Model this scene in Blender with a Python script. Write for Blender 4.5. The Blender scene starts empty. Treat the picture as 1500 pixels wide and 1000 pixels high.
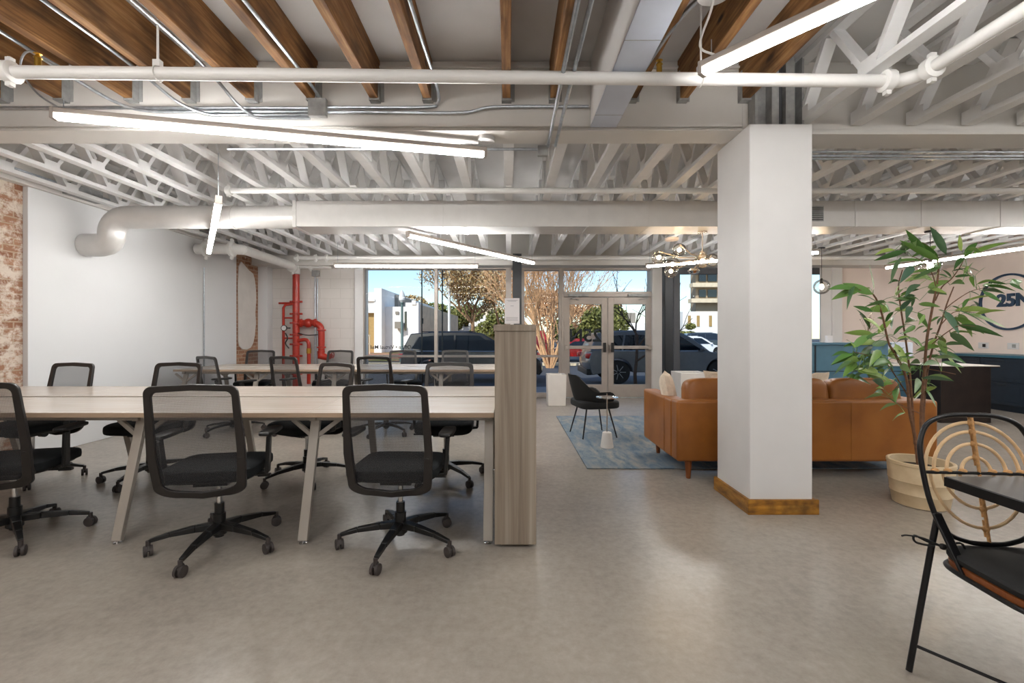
import bpy, bmesh, math, random
from mathutils import Vector, Matrix
PI = math.pi; R = math.radians
rnd = random.Random(7)
COL = bpy.context.scene.collection
CX, CY, F, EYE = 745.0, 490.0, 667.0, 1.27
def at(px, py, Y): return Vector(((px-CX)/F*Y, Y, EYE-(py-CY)/F*Y))

# ------------------------------------------------------------------ materials
def lin(h):
    h = h.lstrip('#'); o = []
    for i in (0, 2, 4):
        c = int(h[i:i+2], 16)/255
        o.append(c/12.92 if c <= .04045 else ((c+.055)/1.055)**2.4)
    return (*o, 1)
class NT:
    def __init__(s, name):
        s.m = bpy.data.materials.new(name); s.m.use_nodes = True
        s.t = s.m.node_tree; s.b = s.t.nodes['Principled BSDF']; s.out = s.t.nodes['Material Output']
    def n(s, typ, **kw):
        nd = s.t.nodes.new(typ)
        for k, v in kw.items():
            if k in nd.inputs: nd.inputs[k].default_value = v
            else: setattr(nd, k, v)
        return nd
    def l(s, a, b): s.t.links.new(a, b)
    def coord(s, kind='Object', scale=(1,1,1), rnd_off=False):
        tc = s.n('ShaderNodeTexCoord'); mp = s.n('ShaderNodeMapping'); mp.inputs['Scale'].default_value = scale
        s.l(tc.outputs[kind], mp.inputs['Vector'])
        if rnd_off:
            oi = s.n('ShaderNodeObjectInfo'); mm = s.n('ShaderNodeMath', operation='MULTIPLY'); mm.inputs[1].default_value = 37.
            s.l(oi.outputs['Random'], mm.inputs[0]); s.l(mm.outputs[0], mp.inputs['Location'])
        return mp.outputs[0]
    def noise(s, vec, scale, detail=4, rough=.5, dist=0):
        n = s.n('ShaderNodeTexNoise'); n.inputs['Scale'].default_value = scale; n.inputs['Detail'].default_value = detail
        n.inputs['Roughness'].default_value = rough; n.inputs['Distortion'].default_value = dist
        if vec is not None: s.l(vec, n.inputs['Vector'])
        return n.outputs[0]
    def ramp(s, fac, stops):
        r = s.n('ShaderNodeValToRGB'); e = r.color_ramp.elements
        e[0].position, e[0].color = stops[0][0], stops[0][1]
        e[1].position, e[1].color = stops[-1][0], stops[-1][1]
        for p, c in stops[1:-1]:
            x = e.new(p); x.color = c
        s.l(fac, r.inputs[0]); return r.outputs[0]
    def mix(s, fac, a, b, mode='MIX'):
        m = s.n('ShaderNodeMix', data_type='RGBA', blend_type=mode)
        for v, i in ((fac, 0), (a, 6), (b, 7)):
            if hasattr(v, 'links'): s.l(v, m.inputs[i])
            else: m.inputs[i].default_value = v
        return m.outputs[2]
    def bump(s, h, strength=.3, dist=.01):
        b = s.n('ShaderNodeBump'); b.inputs['Strength'].default_value = strength; b.inputs['Distance'].default_value = dist
        s.l(h, b.inputs['Height']); s.l(b.outputs[0], s.b.inputs['Normal'])
    def base(s, c):
        if hasattr(c, 'links'): s.l(c, s.b.inputs['Base Color'])
        else: s.b.inputs['Base Color'].default_value = c
def plain(name, hexc, rough=.5, metal=0, var=.06, nscale=8, bump=0, spec=.5, coat=0):
    t = NT(name); c = lin(hexc)
    v = t.coord('Object', rnd_off=False)
    n = t.noise(v, nscale, 3)
    d = tuple(x*(1-var) for x in c[:3])+(1,); u = tuple(min(1, x*(1+var)) for x in c[:3])+(1,)
    t.base(t.ramp(n, [(.3, d), (.7, u)]))
    t.b.inputs['Roughness'].default_value = rough; t.b.inputs['Metallic'].default_value = metal
    t.b.inputs['Specular IOR Level'].default_value = spec
    if coat: t.b.inputs['Coat Weight'].default_value = coat; t.b.inputs['Coat Roughness'].default_value = .05
    if bump: t.bump(t.noise(v, nscale*12, 3), bump, .004)
    return t.m
M = {}
M['paint'] = plain('white_paint', '#dcdbda', .45, var=.03, nscale=3)
M['ceilpaint'] = plain('ceiling_white_paint', '#e0e0e0', .6, var=.05, nscale=5)
M['deck'] = plain('ceiling_deck_paint', '#c9c8c7', .7, var=.08, nscale=2)
M['beam'] = plain('beam_white_paint', '#d4d1cc', .5, var=.04, nscale=3)
M['wallpaint'] = plain('wall_white_paint', '#dbdcdd', .6, var=.02, nscale=1.5)
M['peach'] = plain('warm_wall_paint', '#ecddd3', .6, var=.03, nscale=3)
M['pipe'] = plain('white_enamel', '#e2e1de', .3, var=.03)
M['duct'] = plain('duct_paint', '#d0cecb', .3, var=.03, metal=.15)
M['chase'] = plain('bluish_sheet_metal', '#c9d0de', .4, var=.05, nscale=5)
M['galv'] = plain('galvanised_steel', '#aeb4ba', .3, .85, var=.15, nscale=30)
M['steel'] = plain('grey_zinc_plate', '#9a9b9a', .5, .1, var=.2, nscale=15)
M['chrome'] = plain('chrome', '#d8d8d8', .12, 1, var=.02)
M['blackplastic'] = plain('black_plastic', '#151515', .38, var=.1)
M['frameplastic'] = plain('charcoal_plastic', '#211d1b', .38, var=.08)
M['seatfab'] = plain('black_teal_fabric', '#0a1115', .8, var=.2, nscale=60, bump=.3)
M['blackmetal'] = plain('black_metal', '#131315', .35, .2, var=.1)
M['darksteel'] = plain('dark_painted_steel', '#1c2024', .45, var=.15)
M['darkgrey'] = plain('dark_grey_frame', '#4c4e52', .45, var=.05)
M['alu'] = plain('greige_aluminium', '#a59c94', .4, .3, var=.04)
M['legpaint'] = plain('pale_greige_leg_paint', '#a8a197', .4, .1, var=.03)
M['red'] = plain('red_enamel', '#a82c1d', .3, var=.1)
M['brass'] = plain('brass', '#b5913f', .3, .9, var=.1)
M['champagne'] = plain('champagne_metal', '#d8c8b4', .25, .7, var=.03)
M['cream'] = plain('cream_fabric', '#e2d2bd', .85, var=.08, nscale=40, bump=.3)
M['whiteceramic'] = plain('white_planter', '#ddd8d2', .5, var=.03)
M['navy'] = plain('navy_cabinet_paint', '#121f2c', .4, var=.1)
M['teal'] = plain('teal_desk_panel', '#50788e', .4, var=.05)
M['tealtop'] = plain('teal_worktop', '#2b5a6c', .35, var=.1)
M['darkwood'] = plain('dark_walnut', '#231a17', .4, var=.4, nscale=6)
M['blacktop'] = plain('black_table_laminate', '#38383a', .35, var=.06)
M['blackfelt'] = plain('black_upholstery', '#0e0f0f', .7, var=.15, nscale=30, bump=.2)
M['rattan'] = plain('pale_rattan', '#d9b98e', .45, var=.12, nscale=25)
M['rattanwrap'] = plain('rattan_binding', '#b88a55', .55, var=.25, nscale=80)
M['soil'] = plain('dark_soil', '#2e241c', .9, var=.3, nscale=60, bump=.6)
M['bark'] = plain('plant_stem_bark', '#6d4c35', .7, var=.3, nscale=40)
M['rubber'] = plain('grey_rubber', '#3b3533', .6, var=.1)
M['asphalt'] = plain('asphalt', '#4a4d54', .85, var=.12, nscale=3, bump=.3)
M['kerb'] = plain('kerb_concrete', '#d6c5a8', .8, var=.1, nscale=4)
M['sidewalk'] = plain('grey_pavement', '#82848a', .8, var=.1, nscale=4)
M['bwhite'] = plain('white_stucco', '#f1efec', .8, var=.04, nscale=2)
M['bgrey'] = plain('grey_stucco_and_shade', '#8e867c', .8, var=.06, nscale=2)
M['bbeige'] = plain('beige_stucco', '#d6c6ad', .8, var=.1, nscale=2)
M['tanwall'] = plain('taupe_stucco', '#a3927c', .8, var=.05, nscale=1)
M['tan'] = plain('tan_shutter', '#ab8d5a', .7, var=.08)
M['glassdark'] = plain('dark_window_glass', '#10161c', .06, var=.1, spec=.9)
M['tyre'] = plain('tyre_rubber', '#151516', .7, var=.1)
M['rim'] = plain('alloy_rim', '#a8abb0', .3, .8, var=.05)
M['carblack'] = plain('black_blue_car_paint', '#0d0f14', .25, .1, coat=.8)
M['cargrey'] = plain('slate_grey_car_paint', '#5f6062', .35, .1, coat=.8)
M['carred'] = plain('red_car_paint', '#c51b12', .3, 0, coat=.8)
M['carwhite'] = plain('white_car_paint', '#e8e9ec', .3, 0, coat=.8)
M['cardark'] = plain('dark_blue_car_paint', '#26303c', .3, .2, coat=.8)
M['teapost'] = plain('green_grey_post_paint', '#5a6e6c', .5, var=.08)
M['palebranch'] = plain('pale_tan_bark', '#d8ab80', .8, var=.25, nscale=12)
M['darkbranch'] = plain('dark_bark', '#4b3a30', .8, var=.25, nscale=12)
M['midbranch'] = plain('grey_brown_bark', '#9a7a5c', .8, var=.25, nscale=12)
M['paper'] = plain('white_paper', '#ece9ea', .6, var=.02)
M['greytext'] = plain('grey_print', '#8b8a90', .6, var=.02)
M['blacktext'] = plain('black_vinyl', '#15161a', .4, var=.05)
M['navymetal'] = plain('navy_metal_letters', '#38506a', .25, .6, var=.2)
M['mortar_white'] = plain('flaking_white_plaster', '#d3cfca', .8, var=.05, nscale=5)

def emis(name, c, s):
    t = NT(name); t.b.inputs['Emission Color'].default_value = c; t.b.inputs['Emission Strength'].default_value = s
    t.b.inputs['Base Color'].default_value = (.9, .9, .9, 1); return t.m
M['tube'] = emis('lit_diffuser', (1, .98, .955, 1), 60)
M['bulb'] = emis('lit_bulb', (1, .72, .42, 1), 120)

def glass(name, tint=(1,1,1,1), refl=.08, mult=.09):
    t = NT(name); tr = t.n('ShaderNodeBsdfTransparent'); tr.inputs[0].default_value = tint
    gl = t.n('ShaderNodeBsdfGlossy'); gl.inputs['Roughness'].default_value = .01
    lw = t.n('ShaderNodeLayerWeight'); lw.inputs['Blend'].default_value = .25
    mm = t.n('ShaderNodeMath', operation='MULTIPLY_ADD'); mm.inputs[1].default_value = mult; mm.inputs[2].default_value = refl
    t.l(lw.outputs['Fresnel'], mm.inputs[0])
    mx = t.n('ShaderNodeMixShader'); t.l(mm.outputs[0], mx.inputs[0]); t.l(tr.outputs[0], mx.inputs[1]); t.l(gl.outputs[0], mx.inputs[2])
    t.l(mx.outputs[0], t.out.inputs[0]); return t.m
M['glass'] = glass('clear_glass', (.93,.96,.97,1), .0)
M['globe'] = glass('glass_globe', (.98,.96,.93,1), .12, .7)
def meshfab():
    t = NT('woven_mesh_fabric'); v = t.coord('Object', (1,1,1))
    tr = t.n('ShaderNodeBsdfTransparent')
    w = t.n('ShaderNodeTexWave'); w.inputs['Scale'].default_value = 45; w.bands_direction = 'X'; t.l(v, w.inputs['Vector'])
    w2 = t.n('ShaderNodeTexWave'); w2.inputs['Scale'].default_value = 60; w2.bands_direction = 'Z'; t.l(v, w2.inputs['Vector'])
    a = t.n('ShaderNodeMath', operation='MAXIMUM'); t.l(w.outputs['Fac'], a.inputs[0]); t.l(w2.outputs['Fac'], a.inputs[1])
    m = t.n('ShaderNodeMapRange'); m.inputs[1].default_value = .2; m.inputs[2].default_value = 1.; m.inputs[3].default_value = .3; m.inputs[4].default_value = .72
    t.l(a.outputs[0], m.inputs[0])
    t.b.inputs['Base Color'].default_value = lin('#2c2c2e'); t.b.inputs['Roughness'].default_value = .7
    mx = t.n('ShaderNodeMixShader'); t.l(m.outputs[0], mx.inputs[0]); t.l(tr.outputs[0], mx.inputs[1]); t.l(t.b.outputs[0], mx.inputs[2])
    t.l(mx.outputs[0], t.out.inputs[0]); return t.m
M['mesh'] = meshfab()
def floor_m():
    t = NT('polished_concrete'); v = t.coord('Object')
    a = t.noise(v, .7, 3, .5); b = t.noise(v, 3.2, 5, .6); c = t.noise(v, 22, 6, .7)
    col = t.ramp(a, [(.3, lin('#8f877e')), (.5, lin('#9b9389')), (.72, lin('#a49c91'))])
    col = t.mix(.35, col, t.ramp(b, [(.3, lin('#857d75')), (.7, lin('#aaa297'))]))
    col = t.mix(.3, col, t.ramp(c, [(.3, lin('#746d66')), (.7, lin('#b1a99e'))]))
    t.base(col)
    t.b.inputs['Roughness'].default_value = .27; return t.m
M['floor'] = floor_m()
def wood_m(name, stops, scale=(14, 1.2, 14), nscale=1.6, rough=.6, knots=False, rnd_off=True, bump=.15):
    t = NT(name); v = t.coord('Object', scale, rnd_off)
    a = t.noise(v, nscale, 6, .62, .6); col = t.ramp(a, stops)
    if knots:
        v2 = t.coord('Object', (6, 1.6, 4), rnd_off)
        vo = t.n('ShaderNodeTexVoronoi'); vo.inputs['Scale'].default_value = 1.3; t.l(v2, vo.inputs['Vector'])
        k = t.ramp(vo.outputs['Distance'], [(.05, (1,1,1,1)), (.13, (0,0,0,1))])
        col = t.mix(k, col, lin('#23140c'))
        n = t.noise(t.coord('Object', (3, 1, 3), rnd_off), 3, 4)
        col = t.mix(t.ramp(n, [(.4, (0,0,0,1)), (.68, (.75,.75,.75,1))]), col, lin('#3a2412'))
    t.base(col); t.b.inputs['Roughness'].default_value = rough
    if bump: t.bump(a, bump, .005)
    return t.m
M['joist'] = wood_m('old_brown_timber', [(.25, lin('#54371c')), (.5, lin('#916538')), (.75, lin('#b88e5c'))], (22, 1.0, 22), 1.5, .75, True)
M['lumber'] = wood_m('pale_lumber', [(.25, lin('#b59a74')), (.75, lin('#d7c19b'))], (14, 1, 14))
M['desk'] = wood_m('pale_oak_laminate', [(.25, lin('#b0a498')), (.5, lin('#c0b5aa')), (.78, lin('#cbc2b8'))], (1.0, 16, 16), 1.8, .26, rnd_off=False, bump=0)
M['deskedge'] = plain('desk_edge_band', '#a8917a', .5, var=.05)
M['panel'] = wood_m('grey_brown_grain_laminate', [(.25, lin('#665a4e')), (.45, lin('#877a6b')), (.6, lin('#998d7e')), (.8, lin('#b0a595'))], (16, 16, .5), 1.1, .5, rnd_off=False, bump=0)
M['pine'] = wood_m('yellow_pine_board', [(.25, lin('#6d4310')), (.5, lin('#b37a22')), (.8, lin('#d3a044'))], (1.5, 3, 14), 2, .5, True, False)
M['walnutleg'] = wood_m('walnut_leg', [(.3, lin('#6b3716')), (.7, lin('#96562a'))], (10, 10, 1), 2, .4, bump=0)
def leather():
    t = NT('tan_leather'); v = t.coord('Object')
    a = t.noise(v, 3, 5); t.base(t.ramp(a, [(.25, lin('#7d4a18')), (.5, lin('#955b22')), (.8, lin('#a56a2d'))]))
    t.b.inputs['Roughness'].default_value = .42; t.bump(t.noise(v, 90, 3), .12, .003); return t.m
M['leather'] = leather()
def pot_m():
    t = NT('buff_glazed_clay'); v = t.coord('Object'); a = t.noise(v, 7, 6)
    t.base(t.ramp(a, [(.3, lin('#c4ab86')), (.6, lin('#d8c4a1')), (.8, lin('#e0d1b3'))])); t.b.inputs['Roughness'].default_value = .5
    t.bump(t.noise(v, 50, 3), .15, .004); return t.m
M['pot'] = pot_m()
def rug_m():
    t = NT('distressed_blue_rug'); v = t.coord('Object', (1, .35, 1)); v2 = t.coord('Object')
    a = t.noise(v, 9, 8, .7, .4); b = t.noise(v2, 1.6, 4)
    c = t.ramp(a, [(.32, lin('#4d6072')), (.46, lin('#6f7d88')), (.6, lin('#94938d')), (.8, lin('#aea294'))])
    c = t.mix(t.ramp(b, [(.35, (0,0,0,1)), (.7, (.6,.6,.6,1))]), c, lin('#5c748c'))
    t.base(c); t.b.inputs['Roughness'].default_value = .95; t.bump(t.noise(v2, 150, 2), .4, .004); return t.m
M['rug'] = rug_m()
def brick_m(name='old_brick', white=.5):
    t = NT(name); g = t.n('ShaderNodeNewGeometry'); sp = t.n('ShaderNodeSeparateXYZ'); t.l(g.outputs['Position'], sp.inputs[0])
    ad = t.n('ShaderNodeMath', operation='ADD'); t.l(sp.outputs[0], ad.inputs[0]); t.l(sp.outputs[1], ad.inputs[1])
    cb = t.n('ShaderNodeCombineXYZ'); t.l(ad.outputs[0], cb.inputs[0]); t.l(sp.outputs[2], cb.inputs[1])
    br = t.n('ShaderNodeTexBrick'); br.inputs['Scale'].default_value = 1
    br.inputs['Brick Width'].default_value = .2; br.inputs['Row Height'].default_value = .07; br.inputs['Mortar Size'].default_value = .009
    br.inputs['Mortar Smooth'].default_value = .3
    br.inputs['Color1'].default_value = lin('#a67c62'); br.inputs['Color2'].default_value = lin('#83583f'); br.inputs['Mortar'].default_value = lin('#a8917b')
    nv = t.noise(cb.outputs[0], 6, 3); mm = t.n('ShaderNodeMixRGB'); mm.inputs[0].default_value = .02
    t.l(cb.outputs[0], mm.inputs[1]); 
    t.l(cb.outputs[0], br.inputs['Vector'])
    n1 = t.noise(cb.outputs[0], 6, 10, .75, .2)
    col = t.mix(t.ramp(n1, [(.60-white*.3, (0,0,0,1)), (.66-white*.2, (.9,.9,.9,1))]), br.outputs['Color'], lin('#d3c7ba'))
    n2 = t.noise(cb.outputs[0], 14, 6, .7, .5)
    col = t.mix(t.ramp(n2, [(.62, (0,0,0,1)), (.72, (.6,.6,.6,1))]), col, lin('#4c2c1c'))
    t.base(col); t.b.inputs['Roughness'].default_value = .9
    t.bump(br.outputs['Fac'], -.5, .01); return t.m
M['brick'] = brick_m()
M['brick2'] = brick_m('niche_brick', .05)
def cmu_m():
    t = NT('painted_block_wall'); g = t.n('ShaderNodeNewGeometry'); sp = t.n('ShaderNodeSeparateXYZ'); t.l(g.outputs['Position'], sp.inputs[0])
    cb = t.n('ShaderNodeCombineXYZ'); t.l(sp.outputs[0], cb.inputs[0]); t.l(sp.outputs[2], cb.inputs[1])
    br = t.n('ShaderNodeTexBrick'); br.inputs['Scale'].default_value = 1; br.inputs['Brick Width'].default_value = .4; br.inputs['Row Height'].default_value = .2
    br.inputs['Mortar Size'].default_value = .006; br.inputs['Color1'].default_value = lin('#d8d3ce'); br.inputs['Color2'].default_value = lin('#d5d0cb'); br.inputs['Mortar'].default_value = lin('#cbc6c0')
    t.l(cb.outputs[0], br.inputs['Vector']); t.base(br.outputs['Color']); t.b.inputs['Roughness'].default_value = .6; t.bump(br.outputs['Fac'], -.4, .006); return t.m
M['cmu'] = cmu_m()
def leaf_m(name, cols, rough=.4):
    t = NT(name); g = t.n('ShaderNodeNewGeometry')
    st = [(i/(len(cols)-1), lin(c)) for i, c in enumerate(cols)]
    t.base(t.ramp(g.outputs['Random Per Island'], st)); t.b.inputs['Roughness'].default_value = rough
    if 'Transmission Weight' in t.b.inputs: pass
    return t.m
M['leaf'] = leaf_m('glossy_green_leaf', ['#2f4f25', '#54803a', '#3e6438', '#7da04a', '#5f8a40', '#a3bb60', '#4a6c58', '#6c9448'], .35)
M['smallleaf'] = leaf_m('small_green_leaf', ['#1f3a1c', '#3c6f35', '#2d5f2b'], .4)
M['oakleaf'] = leaf_m('dry_yellow_leaf', ['#a8834f', '#c9a46c', '#d9c69a', '#8a7040', '#e8dcc0'], .8)
M['greenleaf'] = leaf_m('olive_green_leaf', ['#55592c', '#85874a', '#6d7038', '#a3a060', '#43482a'], .8)  # olive greens, picked at random for each leaf
M['twigleaf'] = leaf_m('pale_twigs', ['#c9976a', '#e0b58c', '#b98a60', '#d8a57c'], .8)
def ground_m():
    t = NT('brick_paving_and_grass'); v = t.coord('Object'); a = t.noise(v, .5, 6)
    t.base(t.ramp(a, [(.35, lin('#b3745a')), (.5, lin('#c08a6c')), (.6, lin('#8c8a4c'))])); t.b.inputs['Roughness'].default_value = .9; return t.m
M['paving'] = ground_m()

# ------------------------------------------------------------------ mesh builder
class MB:
    def __init__(s): s.bm = bmesh.new()
    def faces(s, vs, fs):
        V = [s.bm.verts.new(v) for v in vs]
        for f in fs:
            try: s.bm.faces.new([V[i] for i in f])
            except ValueError: pass
        return s
    def box(s, x0, x1, y0, y1, z0, z1):
        return s.faces([(x0,y0,z0),(x1,y0,z0),(x1,y1,z0),(x0,y1,z0),(x0,y0,z1),(x1,y0,z1),(x1,y1,z1),(x0,y1,z1)],
                       [(0,3,2,1),(4,5,6,7),(0,1,5,4),(1,2,6,5),(2,3,7,6),(3,0,4,7)])
    def bar(s, a, b, w, h, up=(0,0,1), w2=None, h2=None):
        a, b = Vector(a), Vector(b); d = (b-a).normalized(); up = Vector(up)
        sx = d.cross(up)
        if sx.length < 1e-4: sx = d.cross(Vector((1,0,0)))
        sx.normalize(); u = sx.cross(d)
        vs = []
        for p, ww, hh in ((a, w, h), (b, w2 or w, h2 or h)):
            for i, j in ((-1,-1),(1,-1),(1,1),(-1,1)): vs.append(p+sx*ww/2*i+u*hh/2*j)
        return s.faces(vs, [(0,1,2,3),(7,6,5,4),(0,4,5,1),(1,5,6,2),(2,6,7,3),(3,7,4,0)])
    def tube(s, pts, r, seg=12, closed=False):
        pts = [Vector(p) for p in pts]; n = len(pts)
        rs = r if isinstance(r, (list, tuple)) else [r]*n
        T = []
        for i in range(n):
            if closed: d = pts[(i+1) % n]-pts[i-1]
            else: d = pts[min(i+1, n-1)]-pts[max(i-1, 0)]
            T.append(d.normalized() if d.length > 1e-9 else Vector((0,0,1)))
        ref = Vector((0,0,1)) if abs(T[0].z) < .9 else Vector((1,0,0))
        u = T[0].cross(ref).normalized(); rings = []
        for i in range(n):
            u = (u-T[i]*u.dot(T[i]))
            if u.length < 1e-6: u = T[i].cross(Vector((.3,.5,.8)))
            u.normalize(); v = T[i].cross(u)
            rings.append([s.bm.verts.new(pts[i]+(u*math.cos(2*PI*k/seg)+v*math.sin(2*PI*k/seg))*rs[i]) for k in range(seg)])
        m = n if closed else n-1
        for i in range(m):
            a, b = rings[i], rings[(i+1) % n]
            off = 0
            if closed and i == n-1:
                off = min(range(seg), key=lambda o: (a[0].co-b[o].co).length)
            for k in range(seg): s.bm.faces.new([a[k], a[(k+1) % seg], b[(k+1+off) % seg], b[(k+off) % seg]])
        if not closed:
            s.bm.faces.new(rings[0][::-1]); s.bm.faces.new(rings[-1])
        return s
    def lathe(s, prof, c=(0,0,0), seg=28, axis='Z', a=0):
        c = Vector(c); rings = []
        for r, z in prof:
            ring = []
            if r < 1e-5: r = 1e-5
            for k in range(seg):
                x, y = r*math.cos(2*PI*k/seg), r*math.sin(2*PI*k/seg)
                p = {'Z': Vector((x,y,z)), 'Y': Vector((x,z,y)), 'X': Vector((z,x,y))}[axis]
                ring.append(s.bm.verts.new(c+p))
            rings.append(ring)
        for a_, b_ in zip(rings, rings[1:]):
            for k in range(seg): s.bm.faces.new([a_[k], a_[(k+1) % seg], b_[(k+1) % seg], b_[k]])
        s.bm.faces.new(rings[0][::-1]); s.bm.faces.new(rings[-1]); return s
    def sphere(s, c, r, seg=16, sc=(1,1,1)):
        prof = [(r*math.sin(PI*i/(seg//2)), -r*math.cos(PI*i/(seg//2))) for i in range(seg//2+1)]
        n0 = len(s.bm.verts); s.bm.verts.ensure_lookup_table(); s.lathe(prof, (0,0,0), seg); s.bm.verts.ensure_lookup_table()
        for v in s.bm.verts[n0:]: v.co = Vector((v.co.x*sc[0], v.co.y*sc[1], v.co.z*sc[2]))+Vector(c)
        return s
    def cushion(s, c, size, p=.35, seg=20, rot=None):
        c = Vector(c); f = lambda t: math.copysign(abs(t)**p, t)
        rows = []
        for i in range(seg+1):
            th = -PI/2+PI*i/seg; row = []
            for k in range(seg*2):
                ph = 2*PI*k/(seg*2)
                v = Vector((f(math.cos(th))*f(math.cos(ph))*size[0]/2, f(math.cos(th))*f(math.sin(ph))*size[1]/2, f(math.sin(th))*size[2]/2))
                if rot is not None: v = rot @ v
                row.append(s.bm.verts.new(v+c))
            rows.append(row)
        for a, b in zip(rows, rows[1:]):
            for k in range(seg*2): s.bm.faces.new([a[k], a[(k+1) % (seg*2)], b[(k+1) % (seg*2)], b[k]])
        return s
    def prism(s, poly, axis, a, b, f0=None, f1=None):
        def P(u, v, w):
            return {'X': (w,u,v), 'Y': (u,w,v), 'Z': (u,v,w)}[axis]
        n = len(poly)
        vs = [P(*(f0(u,v) if f0 else (u,v)), a) for u, v in poly]+[P(*(f1(u,v) if f1 else (u,v)), b) for u, v in poly]
        fs = [tuple(range(n))[::-1], tuple(range(n, 2*n))]+[(i, (i+1) % n, n+(i+1) % n, n+i) for i in range(n)]
        return s.faces(vs, fs)
    def clusters(s):
        seen = set(); isl = []
        for v in s.bm.verts:
            if v in seen: continue
            st = [v]; seen.add(v); g = []
            while st:
                x = st.pop(); g.append(x)
                for e in x.link_edges:
                    o = e.other_vert(x)
                    if o not in seen: seen.add(o); st.append(o)
            isl.append(g)
            if len(isl) > 80: return None
        bb = [(Vector([min(v.co[i] for v in g) for i in range(3)]), Vector([max(v.co[i] for v in g) for i in range(3)])) for g in isl]
        par = list(range(len(isl)))
        def f(i):
            while par[i] != i: i = par[i]
            return i
        for i in range(len(isl)):
            for j in range(i):
                gap = Vector([max(0, bb[i][0][k]-bb[j][1][k], bb[j][0][k]-bb[i][1][k]) for k in range(3)]).length
                if gap < .45*max((bb[i][1]-bb[i][0]).length, (bb[j][1]-bb[j][0]).length): par[f(i)] = f(j)
        out = {}
        for i, g in enumerate(isl): out.setdefault(f(i), []).extend(g)
        return list(out.values())
    def build(s, name, mat, parent=None, bevel=0, loc=None, flat=False, subs=0, seg=2, split=True):
        bmesh.ops.remove_doubles(s.bm, verts=s.bm.verts, dist=1e-6)
        if parent is not None and split and len(s.bm.verts) < 3000 and name not in ('foliage', 'stems', 'stem', 'leaf_stalks', 'trunk_and_branches'):
            cl = s.clusters()
            if cl and len(cl) > 1:
                s.bm.verts.index_update(); last = None
                for g in cl:
                    n = MB(); mp = {v: n.bm.verts.new(v.co) for v in g}
                    for fc in {f for v in g for f in v.link_faces}: n.bm.faces.new([mp[v] for v in fc.verts])
                    last = n.build(name, mat, parent, bevel, loc, flat, subs, seg, False)
                s.bm.free(); return last
        bmesh.ops.recalc_face_normals(s.bm, faces=s.bm.faces)
        me = bpy.data.meshes.new(name); s.bm.to_mesh(me); s.bm.free()
        me.materials.append(M[mat] if isinstance(mat, str) else mat)
        if not flat:
            me.polygons.foreach_set('use_smooth', [True]*len(me.polygons)); me.set_sharp_from_angle(angle=R(35))
        o = bpy.data.objects.new(name, me); COL.objects.link(o)
        if parent: o.parent = parent
        if loc: o.location = loc
        if bevel:
            m = o.modifiers.new('bevel', 'BEVEL'); m.width = bevel; m.segments = seg; m.limit_method = 'ANGLE'; m.angle_limit = R(35)
        if subs:
            m = o.modifiers.new('subd', 'SUBSURF'); m.levels = m.render_levels = subs
        return o
def tag(o, label, cat, group=None, kind=None):
    o['label'] = label; o['category'] = cat
    if group: o['group'] = group
    if kind: o['kind'] = kind
    return o
def thing(name, label, cat, loc=(0,0,0), rz=0, group=None):
    o = bpy.data.objects.new(name, None); COL.objects.link(o); o.location = loc; o.rotation_euler = (0,0,rz); o.empty_display_size = .1
    return tag(o, label, cat, group)
def struct(o):
    o['kind'] = 'structure'; return o
def sempty(name, loc=(0,0,0)):
    o = bpy.data.objects.new(name, None); COL.objects.link(o); o.location = loc; return struct(o)
KIDS = {}
def copy_tree(o, parent=None, kids=None):
    c = o.copy(); COL.objects.link(c)
    if parent: c.parent = parent
    for ch in [x for x in kids_of(o)]: copy_tree(ch, c)
    return c
def kids_of(o): return list(o.children)
def arc(c, r, a0, a1, n, plane='XZ', e=1.0):
    out = []
    for i in range(n+1):
        a = a0+(a1-a0)*i/n; u, v = r*math.cos(a), r*math.sin(a)*e
        out.append(Vector(c)+{'XZ': Vector((u,0,v)), 'XY': Vector((u,v,0)), 'YZ': Vector((0,u,v))}[plane])
    return out
def smooth_path(pts, n=6):
    P = [Vector(p) for p in pts]; P = [P[0]*2-P[1]]+P+[P[-1]*2-P[-2]]; out = []
    for i in range(1, len(P)-2):
        for k in range(n):
            t = k/n; a, b, c, d = P[i-1:i+3]
            out.append(.5*((2*b)+(c-a)*t+(2*a-5*b+4*c-d)*t*t+(3*b-a-3*c+d)*t**3))
    out.append(P[-2]); return out
def text_obj(name, body, size, mat, loc, rot, parent=None, ext=.002, bold=0, align='CENTER', sx=1):
    cu = bpy.data.curves.new(name, 'FONT'); cu.body = body; cu.size = size; cu.extrude = ext; cu.align_x = align; cu.align_y = 'CENTER'; cu.offset = bold
    o = bpy.data.objects.new(name+'_tmp', cu); COL.objects.link(o)
    dg = bpy.context.evaluated_depsgraph_get(); me = bpy.data.meshes.new_from_object(o.evaluated_get(dg))
    bpy.data.objects.remove(o); bpy.data.curves.remove(cu); me.materials.clear(); me.materials.append(M[mat])
    t = bpy.data.objects.new(name, me); COL.objects.link(t); t.location = loc; t.rotation_euler = rot; t.scale = (sx,1,1)
    if parent: t.parent = parent
    return t

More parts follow.
